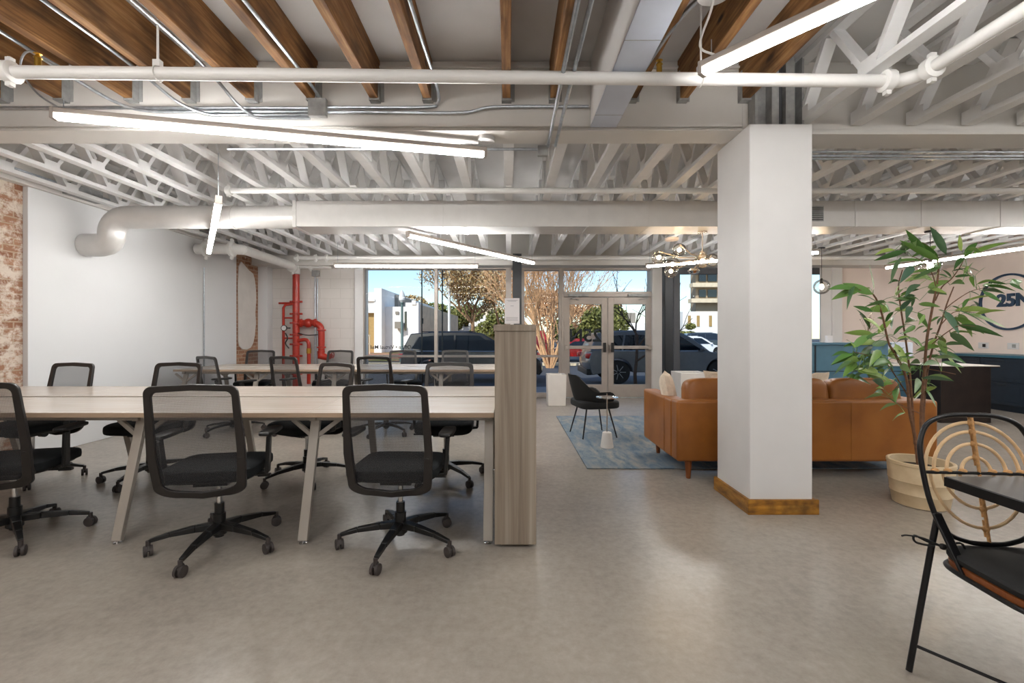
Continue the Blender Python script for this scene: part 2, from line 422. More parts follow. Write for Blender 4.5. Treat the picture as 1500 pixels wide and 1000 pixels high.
# ------------------------------------------------------------------ shell
XL, XR, YF, YB = -4.985, 8.85, 9.2, -2.6
TOP = 3.28
struct(MB().box(-5.3, 9.1, YB-.2, YF, -.25, 0).build('floor', 'floor'))
struct(MB().box(-5.3, 9.1, YB-.2, YF+.35, TOP, 4.9).build('ceiling', 'deck'))
struct(MB().box(-5.3, XL, YB-.2, YF+.3, 0, TOP).build('wall_left', 'brick'))
struct(MB().box(XR, 9.1, YB-.2, YF+.3, 0, TOP).build('wall_right', 'peach'))
struct(MB().box(XL, XR, YB-.2, YB, 0, TOP).build('wall_rear', 'wallpaint'))
def wall_lining():
    m = MB(); m.box(XL, -4.93, 4.67, 8.25, 0, 2.79); return struct(m.build('wall_left_lining', 'wallpaint', bevel=.004))
wall_lining()
struct(MB().box(XL, -4.90, YB, YF, 2.792, TOP).build('trim_6', 'beam', bevel=.004))
struct(MB().box(XL, -4.77, 9.0, YF, 0, 2.85).build('wall_left_pilaster', 'wallpaint'))
# niche brick strip sits a little proud of the old wall, with an irregular plaster patch on it
m = MB(); m.box(XL, -4.955, 8.25, 9.0, 0, 2.79); struct(m.build('wall_left_niche', 'brick2'))
pl = []
outline = [(8.33,1.15),(8.36,1.06),(8.45,1.0),(8.6,.99),(8.72,1.02),(8.8,1.1),(8.86,1.25),(8.9,1.5),(8.88,1.7),(8.91,1.95),(8.9,2.15),(8.86,2.35),(8.8,2.45),(8.65,2.5),(8.5,2.58),(8.42,2.62),(8.34,2.52),(8.32,2.2),(8.33,1.6)]
MBn = MB(); MBn.prism(outline, 'X', -4.9545, -4.935); tag(MBn.build('plaster_patch', 'mortar_white', bevel=.004), 'tall ragged-edged white plaster patch on the exposed brick strip', 'plaster patch')
xc0 = (533-CX)/F*YF
struct(MB().box(-4.77, xc0-.17, YF, YF+.3, 0, TOP).build('wall_front_block', 'cmu'))
struct(MB().box(xc0-.17, xc0, YF-.06, YF+.3, 0, 2.61).build('wall_front_jamb', 'paint', bevel=.01))
# far right portion of the front wall
xr0 = (1229-CX)/F*YF
struct(MB().box(xr0, XR, YF, YF+.3, 0, TOP).build('wall_front_right', 'peach'))
struct(MB().box(XL, XR, 8.78, YF+.3, 2.61, 2.80).build('trim_1', 'beam', bevel=.006))
struct(MB().box(XL, XR, YF-.1, YF+.3, 2.80, TOP).build('wall_front_header', 'beam'))
# exterior part of the building over the storefront
# storefront --------------------------------------------------------------
def X(px, Y=YF): return (px-CX)/F*Y
ZT = 2.61; ZM = .835
def frame_mb(x0, x1, z0, z1, w=.05, y0=YF-.05, y1=YF+.07, rails=(), muls=(), wb=None):
    m = MB(); wb = wb or w
    m.box(x0, x0+w, y0, y1, z0, z1); m.box(x1-w, x1, y0, y1, z0, z1)
    m.box(x0+w, x1-w, y0, y1, z1-w, z1); m.box(x0+w, x1-w, y0, y1, z0, z0+wb)
    for z in rails: m.box(x0+w, x1-w, y0+.02, y1, z-.022, z+.022)
    for x in muls: m.box(x-.033, x+.033, y0, y1, z0+wb, z1-w)
    return m
def window(n, x0, x1, z0, z1, mat='alu', rails=(), muls=(), w=.05, wb=None):
    e = sempty('window_%d' % n, ((x0+x1)/2, YF, z0))
    f = frame_mb(x0, x1, z0, z1, w, rails=rails, muls=muls, wb=wb).build('window_frame', mat, bevel=.003)
    f.parent = e; f.matrix_parent_inverse = Matrix.Translation(-e.location)
    xs = [x0+w]+[v for x in muls for v in (x-.033, x+.033)]+[x1-w]
    for i in range(0, len(xs), 2):
        g = MB().box(xs[i], xs[i+1], YF+.005, YF+.017, z0+(wb or w), z1-w).build('pane', 'glass', flat=True)
        g.parent = e; g.matrix_parent_inverse = Matrix.Translation(-e.location)
    return e
window(1, X(533), X(749), 0, ZT, rails=(ZM,), muls=(X(639),), w=.025, wb=.1)
m = MB(); m.box(X(741), X(749), YF-.06, YF+.08, 0, ZT); struct(m.build('trim_2', 'alu'))
window(2, X(764), X(822), 0, ZT, rails=(ZM,), w=.05, wb=.1)
window(3, X(822), X(957), 2.09, ZT, w=.045)
window(4, X(986), X(1229), 0, ZT, 'darkgrey', w=.12, wb=.1, rails=())
m = MB(); m.box(X(1198), X(1229), YF-.09, YF-.051, 0, ZT); m.box(X(1213), X(1216), YF-.12, YF-.09, 0, ZT); struct(m.build('trim_3', 'paint'))
m = MB(); m.box(X(953), X(975), YF-.12, YF+.25, 0, ZT); struct(m.build('wall_front_pier', 'beam'))
def steel_col(px0, px1, y, label):
    m = MB(); x0, x1 = (px0-CX)/F*y, (px1-CX)/F*y
    m.box(x0, x1, y, y+.012, 0, 2.80); m.box(x0, x1, y+.15, y+.162, 0, 2.80); m.box((x0+x1)/2-.006, (x0+x1)/2+.006, y+.012, y+.15, 0, 2.80)
    m.box(x0, x0+.006, y, y+.16, 0, 2.8)
    return tag(m.build('steel_column', 'darksteel'), label, 'steel column')
steel_col(751, 764, 8.6, 'black steel column at the window, behind the tall wood end panel')
steel_col(974, 986, 8.6, 'black steel column between the glass doors and the sofa window')
# door frame and doors
m = MB(); xa, xb = X(822), X(957)
m.box(xa, xa+.05, YF-.06, YF+.08, 0, 2.09); m.box(xb-.05, xb, YF-.06, YF+.08, 0, 2.09); m.box(xa+.05, xb-.05, YF-.06, YF+.08, 2.03, 2.09)
struct(m.build('trim_4', 'alu', bevel=.003))
xm = (xa+xb)/2
def door(n, x0, x1, hinge):
    e = sempty('door_%d' % n, ((x0+x1)/2, YF, 0)); fix = lambda o: (setattr(o, 'parent', e), setattr(o, 'matrix_parent_inverse', Matrix.Translation(-e.location)))
    a = .115
    m = MB(); y0, y1 = YF-.045, YF+.005
    m.box(x0, x0+a, y0, y1, .02, 2.02); m.box(x1-a, x1, y0, y1, .02, 2.02); m.box(x0+a, x1-a, y0, y1, 1.88, 2.02); m.box(x0+a, x1-a, y0, y1, .02, .27)
    fix(m.build('door_leaf', 'alu', bevel=.004))
    fix(MB().box(x0+a, x1-a, y0+.02, y0+.03, .27, 1.88).build('pane', 'glass', flat=True))
    m = MB(); m.box(x0+.04, x1-.04, y0-.075, y0-.03, .985, 1.05); m.box(x0+.02, x0+.09, y0-.08, y0, .97, 1.06); m.box(x1-.09, x1-.02, y0-.08, y0, .97, 1.06)
    fix(m.build('push_bar', 'alu', bevel=.006))
    xx = x1-.075 if hinge < 0 else x0+.075
    m = MB(); m.box(xx-.03, xx+.03, y0-.095, y0-.075, .92, 1.11); fix(m.build('latch_cover', 'blackplastic', bevel=.004))
    m = MB(); hx = x0+.28 if hinge < 0 else x1-.28
    m.box(hx-.2, hx+.2, y0-.06, y0-.001, 2.035, 2.085); m.bar((hx, y0-.05, 2.03), (hx+hinge*.16, y0-.16, 1.99), .02, .012); m.bar((hx+hinge*.16, y0-.16, 1.99), (hx+.02, y0-.01, 1.97), .02, .012)
    fix(m.build('door_closer', 'steel', bevel=.003))
    return e
door(1, xa+.05, xm-.004, -1); door(2, xm+.004, xb-.05, 1)
struct(MB().box(xa, xb, YF-.1, YF+.12, 0, .018).build('trim_5', 'steel'))
# lettering on the glass, read from outside
d1c = (xa+.05+xm)/2
tag(text_obj('window_lettering', '25N', .36, 'blacktext', (X(857), YF-.012, 1.27-2/72.5), (R(90),0,R(180)), ext=.0015, bold=.008, sx=1.05), 'black mirror-reading 25N lettering on the left glass door', 'lettering')
tag(text_obj('window_lettering', 'Office \u2022 Virtual Mail', .105, 'blacktext', (X(572), YF+.024, 1.27-18.5/72.5), (R(90),0,R(180)), ext=.0015, bold=.001), 'small black mirror-reading words along the left window glass', 'lettering')

# ------------------------------------------------------------------ main column, beam, joists
m = MB(); cx0, cx1, cy0, cy1 = (1098-CX)/F*3.23, (1190-CX)/F*3.23, 3.23, 3.73
t = thing('support_column', 'big square white column with a yellow pine base, in front of the sofa', 'column', ((cx0+cx1)/2, (cy0+cy1)/2, 0))
ox, oy = (cx0+cx1)/2, (cy0+cy1)/2; hx, hy = (cx1-cx0)/2, (cy1-cy0)/2
MB().box(-hx, hx, -hy, hy, 0, 2.765).build('shaft', 'paint', t, bevel=.006)
for nm, b in (('base_board', (-hx-.02, hx+.035, -hy-.02, -hy)), ('base_board', (-hx-.02, -hx, -hy, hy+.02)), ('base_board', (hx, hx+.02, -hy, hy+.02)), ('base_board', (-hx, hx, hy, hy+.02))):
    MB().box(b[0], b[1], b[2]-.001, b[3], 0, .105).build(nm, 'pine', t, bevel=.002)
m = MB(); m.box(-hx+.05, -hx+.40, -hy+.10, -hy+.112, 2.766, 3.27); m.build('cap_plate', 'steel', t)
for xo, w_ in ((.05,.02),(.17,.05),(.27,.06),(.385,.015)): MB().box(-hx+xo, -hx+xo+w_, -hy+.02, -hy+.0995, 2.766, 3.25).build('stiffener', 'steel', t)
MB().box(-hx+.23, -hx+.26, -hy+.05, -hy+.0994, 2.766, 3.24).build('gap_strip', 'darkgrey', t)
m = MB(); m.box(XL, 1.72, 3.35, 3.57, 2.80, TOP); m.box(XL, 1.72, 3.35, 3.58, 2.77, 2.785); m.box(XL, 1.72, 3.36, 3.57, 2.785, 2.80)
for z in (2.787, 2.795): m.box(XL, 1.72, 3.345, 3.35, z, z+.003)
m.box(XL, 1.72, 3.325, 3.35, 3.22, 3.235)
tag(m.build('ceiling_beam', 'beam', bevel=.002), 'long white painted ceiling beam left of the column carrying the brown joists', 'beam')
m = MB(); m.box(1.722, XR, 3.35, 3.57, 2.78, 2.98); m.box(1.72, XR, 3.36, 3.57, 2.98, TOP); m.box(1.72, XR, 3.34, 3.6, 2.74, 2.76); m.box(1.72, XR, 3.35, 3.585, 2.76, 2.78)
tag(m.build('ceiling_beam', 'beam', bevel=.002), 'white painted ceiling beam right of the column carrying the white trusses', 'beam')
jx = [-3.70,-3.26,-2.75,-2.33,-1.87,-1.43,-.975,-.59,-.015,.33,.90,1.27,1.72]
ordn = ['leftmost','second','third','fourth','fifth','sixth','seventh','eighth','ninth','tenth','eleventh','twelfth','rightmost']
jm = None
for i, x in enumerate(jx):
    L = 'leftmost of the brown timber ceiling joists' if i == 0 else ('rightmost brown timber ceiling joist, running over the column' if i == 12 else '%s brown timber ceiling joist counted from the left' % ordn[i])
    r = thing('ceiling_joist', L, 'joist', (x, 3.35, 2.98), 0, 'brown timber ceiling joists')
    if jm is None:
        jm = MB().box(-.03, .03, -5.9, -.004, 0, .299).build('timber', 'joist', r, bevel=.004)
        hm = MB().box(-.036, .036, -.06, -.002, -.012, -.001); hm.box(.0302, .036, -.06, -.002, -.001, .2); hm.box(-.036, -.0302, -.06, -.002, -.001, .2); hm.box(.036,.06,-.006,-.002,0,.2)
        hm = hm.build('joist_hanger', 'steel', r)
    else:
        for o in (jm, hm):
            c = o.copy(); c.parent = r; COL.objects.link(c)
m = MB(); m.box(.03, .31, 1.95, 2.0, 3.1, 3.279); tag(m.build('blocking_board', 'lumber'), 'pale new lumber block nailed between brown joists at the top edge', 'board')
m = MB(); m.box(-.08, -.046, 1.8, 2.2, 3.12, 3.279); tag(m.build('blocking_board', 'joist'), 'short brown wood cleat fixed beside the middle joist', 'board')
# boxed chase
t = thing('duct_chase', 'boxy pale blue sheet metal duct running beside the joists to the beam', 'duct', (.695, 0, 2.79))
MB().box(-.095, .095, -1.5, 3.34, 0, .01).build('underside_panel', 'chase', t); MB().box(-.094, .094, -1.5, 3.339, .011, .489).build('casing', 'paint', t)
for y in (2.35, 3.15): MB().box(-.096, .096, y, y+.004, -.001, .0).build('seam', 'steel', t)

# ------------------------------------------------------------------ open-web trusses
def make_truss(y0, y1, label, group, x, pitch=.62, zb=2.80, plates=True, d=.479):
    r = thing('roof_truss', label, 'roof truss', (x, y0, zb), 0, group); L = y1-y0
    MB().box(-.043, .043, 0, L, 0, .038).build('bottom_chord', 'ceilpaint', r, bevel=.002)
    MB().box(-.043, .043, 0, L, d-.038, d).build('top_chord', 'ceilpaint', r, bevel=.002)
    n = int(L/pitch); p = L/n; w = None
    for i in range(n):
        for a, b in (((0, i*p+.04, .04), (0, (i+.5)*p-.03, d-.04)), ((0, (i+.5)*p+.03, d-.04), (0, (i+1)*p-.04, .04))):
            up = (1,0,0)
            MB().bar(a, b, .036, .08, up=up).build('diagonal_web', 'ceilpaint', r)
    if plates:
        m = MB()
        for i in range(n+1):
            y = min(max(i*p, .07), L-.07)
            for sx in (-.0445, .0435): m.box(sx, sx+.001, y-.07, y+.07, .002, .09)
        m.build('gusset_plate', 'ceilpaint', r)
    return r
def dup(root, loc, label=None, rz=None, group=None):
    def rec(o, p):
        c = o.copy(); COL.objects.link(c)
        if p: c.parent = p
        for ch in list(o.children): rec(ch, c)
        return c
    c = rec(root, None); c.location = loc
    if rz is not None: c.rotation_euler = (0,0,rz)
    if label: c['label'] = label
    if group: c['group'] = group
    return c
LB2 = 'white open-web roof truss behind the main beam, one of the long even row'
tr = make_truss(3.6, 8.77, LB2, 'white roof trusses of the far bay', 0.0)
k = 1
for i in range(-11, 21):
    if i == 0: continue
    dup(tr, (i*.43, 3.6, 2.80))
LB3 = 'white open-web roof truss over the right front of the room'
tr2 = make_truss(-2.0, 3.33, LB3, 'white roof trusses of the right front bay', 2.14)
tr2.location.y = -2.0
for i in range(1, 12): dup(tr2, (2.14+.405*i, -2.0, 2.80))

# ------------------------------------------------------------------ pipes and ducts
def coupling(m, p, d, r):
    p, d = Vector(p), Vector(d).normalized()
    m.tube([p-d*.03, p-d*.022, p+d*.022, p+d*.03], [r*1.15, r*1.5, r*1.5, r*1.15], 14)
    sd = d.cross(Vector((0,0,1)));
    if sd.length < .1: sd = Vector((1,0,0))
    sd.normalize()
    for s_ in (-1, 1): m.tube([p+Vector((0,0,1))*s_*r*1.75-sd*.012, p+Vector((0,0,1))*s_*r*1.75+sd*.012], r*.35, 8); m.bar(p+Vector((0,0,1))*s_*r*1.2, p+Vector((0,0,1))*s_*r*2.0, .03, .03, up=d)
t = thing('sprinkler_pipe', 'thick white sprinkler pipe crossing the whole ceiling under the brown joists', 'pipe', (0,0,0))
a, b = Vector(((15-CX)/260.5, 2.56, 2.745)), Vector(((1300-CX)/252, 2.65, 2.745))
MB().tube([a, b], .035, 20).build('pipe', 'pipe', t)
m = MB(); coupling(m, a+Vector((.0,0,0)), (1,0,0), .04); m.tube([a, a+Vector((-.08,0,0)), a+Vector((-.12,-.03,0)), a+Vector((-.13,-.15,0))], .04, 14); coupling(m, a+Vector((-.13,-.12,0)), (0,1,0), .04); m.build('coupling', 'pipe', t)
e = b+Vector((.14,-.01,0)); f_ = Vector((b.x+.15, -1.5, 2.75))
m = MB(); coupling(m, b, (1,0,0), .04); m.tube(smooth_path([b, b+Vector((.06,0,0)), e+Vector((-.01,-.05,0)), e+Vector((0,-.12,0))], 4), .038, 14); coupling(m, e+Vector((0,-.12,.0)), (0,1,0), .04); m.build('coupling', 'pipe', t)
MB().tube([e+Vector((0,-.12,0)), f_], .035, 20).build('pipe', 'pipe', t)
for px in (236, 1030):
    x = (px-CX)/F*2.6; yy = 2.56+.09*(px-15)/1285; m = MB(); m.tube([(x,yy,3.27),(x,yy,2.785)], .006, 8); m.tube([Vector((x,yy,2.745))+v for v in arc((0,0,0), .040, 0, 2*PI, 20, 'YZ')], .004, 6); m.box(x-.02, x+.02, yy-.015, yy+.015, 2.782, 2.82); m.build('pipe_hanger', 'pipe', t)
for px in (65, 968):
    x = (px-CX)/F*2.6; m = MB(); m.lathe([(.016,0),(.016,.05),(.02,.052),(.008,.07),(.02,.075),(.004,.085)], (x,2.56+.09*(px-15)/1285,2.775), 14); m.build('sprinkler_head', 'brass', t)
# second pipe
t = thing('sprinkler_pipe', 'thinner white sprinkler pipe in front of the big rectangular duct', 'pipe')
x0 = (335-CX)/142; MB().tube([(x0,4.7,2.755),(XR-.2,4.7,2.755)], .029, 16).build('pipe', 'pipe', t)
m = MB(); coupling(m, (x0,4.7,2.755), (1,0,0), .03); m.build('coupling', 'pipe', t)
for x in (-1.6, 0.0, 2.8, 5.2): m = MB(); m.tube([(x,4.7,2.80),(x,4.7,2.77)], .01, 8); m.box(x-.03,x+.03,4.67,4.73,2.785,2.80); m.build('pipe_hanger', 'pipe', t)
# third: thin pipe near the glass
t = thing('sprinkler_pipe', 'white sprinkler pipe running along the top of the storefront', 'pipe')
MB().tube([(-4.0,8.5,2.70),(XR-.3,8.5,2.70)], .035, 16).build('pipe', 'pipe', t)
m = MB(); [coupling(m, (x,8.5,2.70), (1,0,0), .036) for x in (-3.95,-3.6,-3.4)]; m.build('coupling', 'pipe', t)
# fire riser and main
t = thing('sprinkler_main', 'fat white sprinkler main running along the top of the left wall to the red riser', 'pipe')
pA, pB = Vector((-4.15, 7.1, 2.60)), Vector((-4.2, 9.0, 2.60))
MB().tube([pA, pB+Vector((0,-.05,0))], .075, 20).build('pipe', 'pipe', t)
m = MB(); m.tube([pA+Vector((-.7,-.02,0)), pA+Vector((-.1,-.02,0)), pA+Vector((0,.06,0))], .08, 18); coupling(m, pA+Vector((-.55,-.02,0)), (1,0,0), .08); coupling(m, pA+Vector((-.15,-.02,0)), (1,0,0), .08); coupling(m, pB+Vector((0,-.15,0)), (0,1,0), .078); m.build('coupling', 'pipe', t)
m = MB(); m.tube([(-4.2,9.0,2.47),(-4.2,9.0,2.62)], .078, 18); m.tube([(-4.2,8.97,2.62),(-3.5,8.97,2.62)], .05, 14); coupling(m, (-3.9,8.97,2.62), (1,0,0), .05); m.build('tee', 'pipe', t)
t = thing('fire_sprinkler_riser', 'red fire sprinkler riser with valves and gauges in the left corner', 'fire riser', (-4.2, 9.0, 0))
MB().tube([(0,0,0),(0,0,2.46)], .066, 20).build('main_pipe', 'red', t)
m = MB()
for z in (.5, .85, 1.08, 1.27, 1.5, 1.68, 1.92):
    m.lathe([(.075,-.02),(.088,-.014),(.088,.014),(.075,.02)], (0,0,z), 20); m.box(-.12,-.07,-.02,.02,z-.018,z+.018); m.box(.07,.12,-.02,.02,z-.018,z+.018)
m.build('flange', 'red', t)
m = MB(); m.tube([(-.24,-.02,0),(-.24,-.02,1.8),(-.2,-.02,1.86),(0,-.02,1.88)], .026, 12); m.tube([(-.24,-.02,1.6),(0,-.02,1.6)], .018, 10); m.tube([(-.24,-.02,1.2),(0,-.02,1.2)], .018, 10); m.tube([(-.33,-.02,1.89),(-.05,-.02,1.89)], .02, 10); m.build('side_pipe', 'red', t)
m = MB(); m.lathe([(.0,-.02),(.045,-.02),(.05,-.012),(.05,.02),(0,.02)], (-.19,-.09,1.4), 24, 'Y'); m.build('gauge', 'paint', t)
m = MB(); m.lathe([(.052,-.018),(.056,-.024),(.056,.018),(.052,.018)], (-.19,-.09,1.4), 24, 'Y'); m.tube([(-.19,-.07,1.4),(-.1,-.02,1.4)], .012, 8); m.tube(smooth_path([(-.17,-.08,1.3),(-.12,-.1,1.2),(-.16,-.1,1.1),(-.1,-.08,1.0)],5), .012, 8); m.build('gauge_fitting', 'blackplastic', t)
m = MB(); m.tube(smooth_path([(.05,0,1.5),(.2,0,1.5),(.36,0,1.5),(.47,0,1.44),(.5,0,1.32),(.5,0,1.0),(.5,0,.9)], 6), .062, 16); m.sphere((.24,0,1.5), .1, 16, (1,.8,.9)); m.build('bypass_elbow', 'red', t)
m = MB(); [m.lathe([(.065,-.018),(.085,-.012),(.085,.012),(.065,.018)], (.5,0,z), 18) for z in (1.02,1.36)]; [m.lathe([(.065,-.018),(.085,-.012),(.085,.012),(.065,.018)], (x,0,1.5), 18, 'X') for x in (.1,.38)]; m.build('flange', 'red', t)
m = MB(); m.tube(smooth_path([(.05,-.02,1.15),(.18,-.02,1.17),(.25,-.02,1.12),(.26,-.02,.95),(.26,-.02,.3)], 5), .036, 12); m.build('drain_pipe', 'red', t)
m = MB(); m.tube([(.5,-.01,.95),(.5,-.01,.85),(.62,-.01,.82),(.72,-.01,.86)], [.075,.085,.06,.05], 14); m.tube([Vector((.73,-.01,.87))+v for v in arc((0,0,0), .06, 0, 2*PI, 20, 'YZ')], .01, 8); m.build('hose_valve', 'red', t)
m = MB(); m.tube([(.26,-.02,1.0),(.26,-.02,.9)], .045, 10); m.build('valve_body', 'brass', t)
m = MB(); m.tube(smooth_path([(.06,-.05,1.3),(.25,-.06,1.26),(.45,-.05,1.27)],5), .01, 8); m.build('hose', 'blackplastic', t)
# electrical conduit + boxes near the riser
t = thing('electrical_conduit', 'thin grey conduit pair dropping from a box beside the red riser', 'conduit', (X(464), YF-.03, 0))
MB().tube([(-.02,0,.3),(-.02,0,2.5)], .013, 10).build('pipe', 'galv', t); MB().tube([(.025,0,.3),(.025,0,2.4)], .013, 10).build('pipe', 'galv', t); MB().box(-.07,.07,-.05,.02,2.44,2.56).build('junction_box', 'steel', t)
t = thing('electrical_conduit', 'single thin grey conduit running down the white left wall panel', 'conduit', (-4.915, 7.35, 0))
MB().tube([(0,0,.3),(0,0,2.35)], .01, 8).build('pipe', 'galv', t)
t = thing('wall_conduit', 'steel conduit running along the top edge of the left wall', 'conduit', (-4.88, 0, 0))
MB().tube([(0,-1,2.86),(0,8.9,2.86)], .012, 8).build('pipe', 'galv', t); MB().tube([(.04,-1,2.9),(.04,8.9,2.9)], .012, 8).build('pipe', 'galv', t); MB().box(-.05,.07,5.0,5.4,2.82,2.95).build('junction_box', 'steel', t)
# rect duct
t = thing('air_duct', 'long rectangular white air duct hung across the room', 'duct', (0, 5.18, 2.50))
xd0 = (430-CX)/F*5.18
MB().box(xd0, XR, 0, .4, 0, .292).build('casing', 'duct', t, bevel=.003)
m = MB(); [m.box(x-.008, x+.008, -.006, .406, -.006, .296) for x in (-.75,-.5,.9,1.6,3.0,3.95,4.7,5.6,6.5)]; m.box(xd0-.01, xd0+.03, -.008, .408, -.008, .298); m.build('seam_strip', 'duct', t)
xv = (1194-CX)/F*5.18; m = MB(); m.box(xv-.09, xv+.09, -.012, -.004, .06, .23); m.build('grille', 'steel', t)
m = MB(); [m.box(xv-.08, xv+.08, -.016, -.012, .07+.022*i, .078+.022*i) for i in range(7)]; m.build('louvre', 'blackplastic', t)
t = thing('air_duct', 'round white air duct bending down and into the left wall', 'duct')
pts = [(xd0+.02,5.3,2.635),(-4.42,5.3,2.635)]+[(-4.42-.2*math.sin(a), 5.3, 2.435+.2*math.cos(a)) for a in [i*PI/16 for i in range(1, 9)]]+[(-4.622,5.3,2.40),(-4.64,5.3,2.355),(-4.68,5.3,2.325),(-4.74,5.3,2.312),(-4.80,5.3,2.31),(-4.925,5.3,2.31)]
MB().tube(smooth_path(pts[:2], 2)+[Vector(p) for p in pts[2:]], .13, 28).build('casing', 'duct', t)
MB().lathe([(.13,0),(.137,.002),(.137,.03),(.13,.032)], (-3.2,5.3,2.635), 28, 'X').build('seam_strip', 'duct', t)

# conduits under joists and beam
def conduit(label, pts, r=.011, boxes=(), mat='galv'):
    t = thing('electrical_conduit', label, 'conduit'); P = [Vector(p) for p in pts]
    MB().tube(P, r, 10).build('pipe', mat, t)
    for p, s_ in boxes: MB().box(p[0]-s_, p[0]+s_, p[1]-.04, p[1]+.0, p[2]-s_, p[2]+s_).build('junction_box', 'steel', t, bevel=.004)
    return t
yb = 3.325
conduit('steel conduit along the beam face left of the grey junction box', [((x-CX)/200.6, yb, 2.925+dz) for x, dz in ((-20,0),(120,0),(300,0),(455,0))])
conduit('steel conduit swooping down from the second joist bay to the beam face', smooth_path([(-2.95,.5,3.03),(-2.95,1.8,3.03),(-2.95,2.6,3.03),(-2.92,3.05,2.99),(-2.8,3.27,2.93),(-2.6,yb,2.90),(-2.2,yb,2.90),(-1.45,yb,2.90)], 6))
conduit('steel conduit swooping down from the fourth joist bay to the beam face', smooth_path([(-2.44,.5,3.02),(-2.44,1.8,3.02),(-2.44,2.7,3.02),(-2.42,3.05,2.99),(-2.36,3.25,2.93),(-2.2,yb,2.88),(-2.0,yb,2.875),(-1.45,yb,2.875)], 6))
conduit('steel conduit dropping from the fifth joist into the lower beam run', smooth_path([(-1.97,.5,3.02),(-1.97,1.8,3.02),(-1.97,2.7,3.02),(-1.96,3.05,2.98),(-1.93,3.25,2.91),(-1.85,yb,2.86),(-1.7,yb,2.852),(-1.45,yb,2.85)], 6))
conduit('steel conduit pair running right from the grey junction box on the beam face', smooth_path([((480-CX)/200, yb, 2.93), ((620-CX)/200, yb, 2.93), ((641-CX)/200, yb, 2.96), (-.50,3.2,3.0), (-.51,2.6,3.0), (-.52,1.2,3.0)], 6), boxes=((((468-CX)/200, yb, 2.915), .065),))
conduit('long steel conduit stepping up along the right part of the beam face', smooth_path([((480-CX)/200, yb, 2.895), ((600-CX)/200, yb, 2.892), ((680-CX)/200, yb, 2.892), ((720-CX)/200, yb, 2.93), ((800-CX)/200, yb, 2.935), ((862-CX)/200, yb, 2.935)], 6))
conduit('steel conduit running down the sixth joist to the grey junction box', smooth_path([(-1.37,.5,3.0),(-1.37,2.0,3.0),(-1.37,3.2,3.0),(-1.37,3.3,2.93)], 4))
conduit('left of two bright steel conduits running under the joists to the beam', [(.31,.5,2.78),(.31,3.6,2.755)], .013)
conduit('right of two bright steel conduits running under the joists to the beam', [(.38,.5,2.80),(.37,3.6,2.765)], .013, boxes=(((.27,3.62,2.72), .04),))
conduit('steel conduit running under the beam toward the small box', [((330-CX)/187,3.6,2.735),((790-CX)/187,3.6,2.735)], .011)
conduit('grey conduit curving from the round cover plate beside the pale duct', smooth_path([(1.0,2.35,3.02),(.93,2.5,2.99),(.88,2.9,2.98),(.86,3.3,2.98)], 5), .012)
conduit('upper of the copper-grey conduits under the right-hand beam', [(2.1,3.63,2.715),(2.5,3.63,2.728),(8.6,3.63,2.715)], .009)
conduit('middle of the copper-grey conduits under the right-hand beam', [(2.1,3.64,2.695),(2.5,3.64,2.70),(8.6,3.64,2.693)], .009, boxes=(((2.1,3.64,2.70), .04),))
conduit('lowest of the copper-grey conduits under the right-hand beam', [(2.1,3.64,2.675),(8.6,3.64,2.673)], .009)

# ------------------------------------------------------------------ linear lights
def linear(label, p0, p1, ztop=3.27, w=.052, canopy=False):
    p0, p1 = Vector(p0), Vector(p1); c = (p0+p1)/2; d = p1-p0; L = Vector((d.x, d.y)).length; a = math.atan2(d.y, d.x)
    t = thing('linear_light', label, 'ceiling light', c, a, 'suspended linear lights')
    MB().box(-L/2, L/2, -w/2, w/2, .022, .060).build('housing', 'alu', t, bevel=.008)
    MB().box(-L/2+.012, L/2-.012, -w/2+.001, w/2-.001, -.012, .0215).build('diffuser', 'tube', t, bevel=.01)
    for s_ in (-1, 1):
        MB().box(s_*L/2-.012, s_*L/2+.012, -w/2-.001, w/2+.001, -.012, .06).build('end_cap', 'alu', t, bevel=.004)
        MB().tube([(s_*(L/2-.05),0,.06), (s_*(L/2-.05),0,ztop-c.z)], .003, 6).build('suspension_wire', 'galv', t)
    return t
linear('long lit linear light crossing in front of the main beam, upper left', (-2.88,2.885,2.645), (-.18,3.5,2.645), 2.765)
linear('lit linear light slanting up out of the top right of view', (1.02,2.4,2.645), (2.6,.5,2.645), 2.8)
linear('lit linear light pointing away along the left wall', (-2.42,3.8,2.37), (-4.05,6.15,2.37), 2.80)
linear('lit linear light slanting just behind the rectangular duct, near the middle', (-1.157,5.23,2.40), (.40,7.25,2.40), 2.80)
linear('lit linear light parallel to the storefront above the left window', (-2.88,7.54,2.40), (-.51,7.6,2.40), 2.80)
linear('lit linear light above the sofa partly hidden by the column', (2.3,7.6,2.40), (4.3,6.3,2.40), 2.80)
linear('lit linear light over the reception behind the potted tree', (6.43,7.76,2.40), (6.95,5.1,2.40), 2.80)
for p in (((-3.4,-.6,2.645),(-.9,-.6,2.645)), ((-.4,-1.5,2.645),(1.9,-1.5,2.645)), ((-3.2,1.5,2.72),(-1.2,.9,2.72)), ((3.2,.2,2.645),(5.4,.8,2.645)), ((4.6,2.6,2.645),(6.8,2.0,2.645)), ((6.9,4.4,2.645),(7.6,2.4,2.645))):
    linear('added linear light to brighten the front of the room, outside the view', *p, 2.8)  # extra unseen fixtures, added to brighten the room
def disc(label, p, r, mat='paint', h=.03):
    return tag(MB().lathe([(r*.2,0),(r*.95,.0),(r,.006),(r,h)], p, 28).build('ceiling_cover_plate', mat), label, 'cover plate')
disc('round white cover plate under the main beam over the long light', (-.17,3.47,2.74), .065)
disc('round white cover plate among the brown joists at the top edge', (1.02,2.25,2.95), .085)
disc('round cover plate coloured peach for warm lamp light among trusses near the globe chandelier', at(984,352,5.9)+Vector((0,0,0)), .085, 'peach')  # peach colour puts the warm lamp light into the plate itself
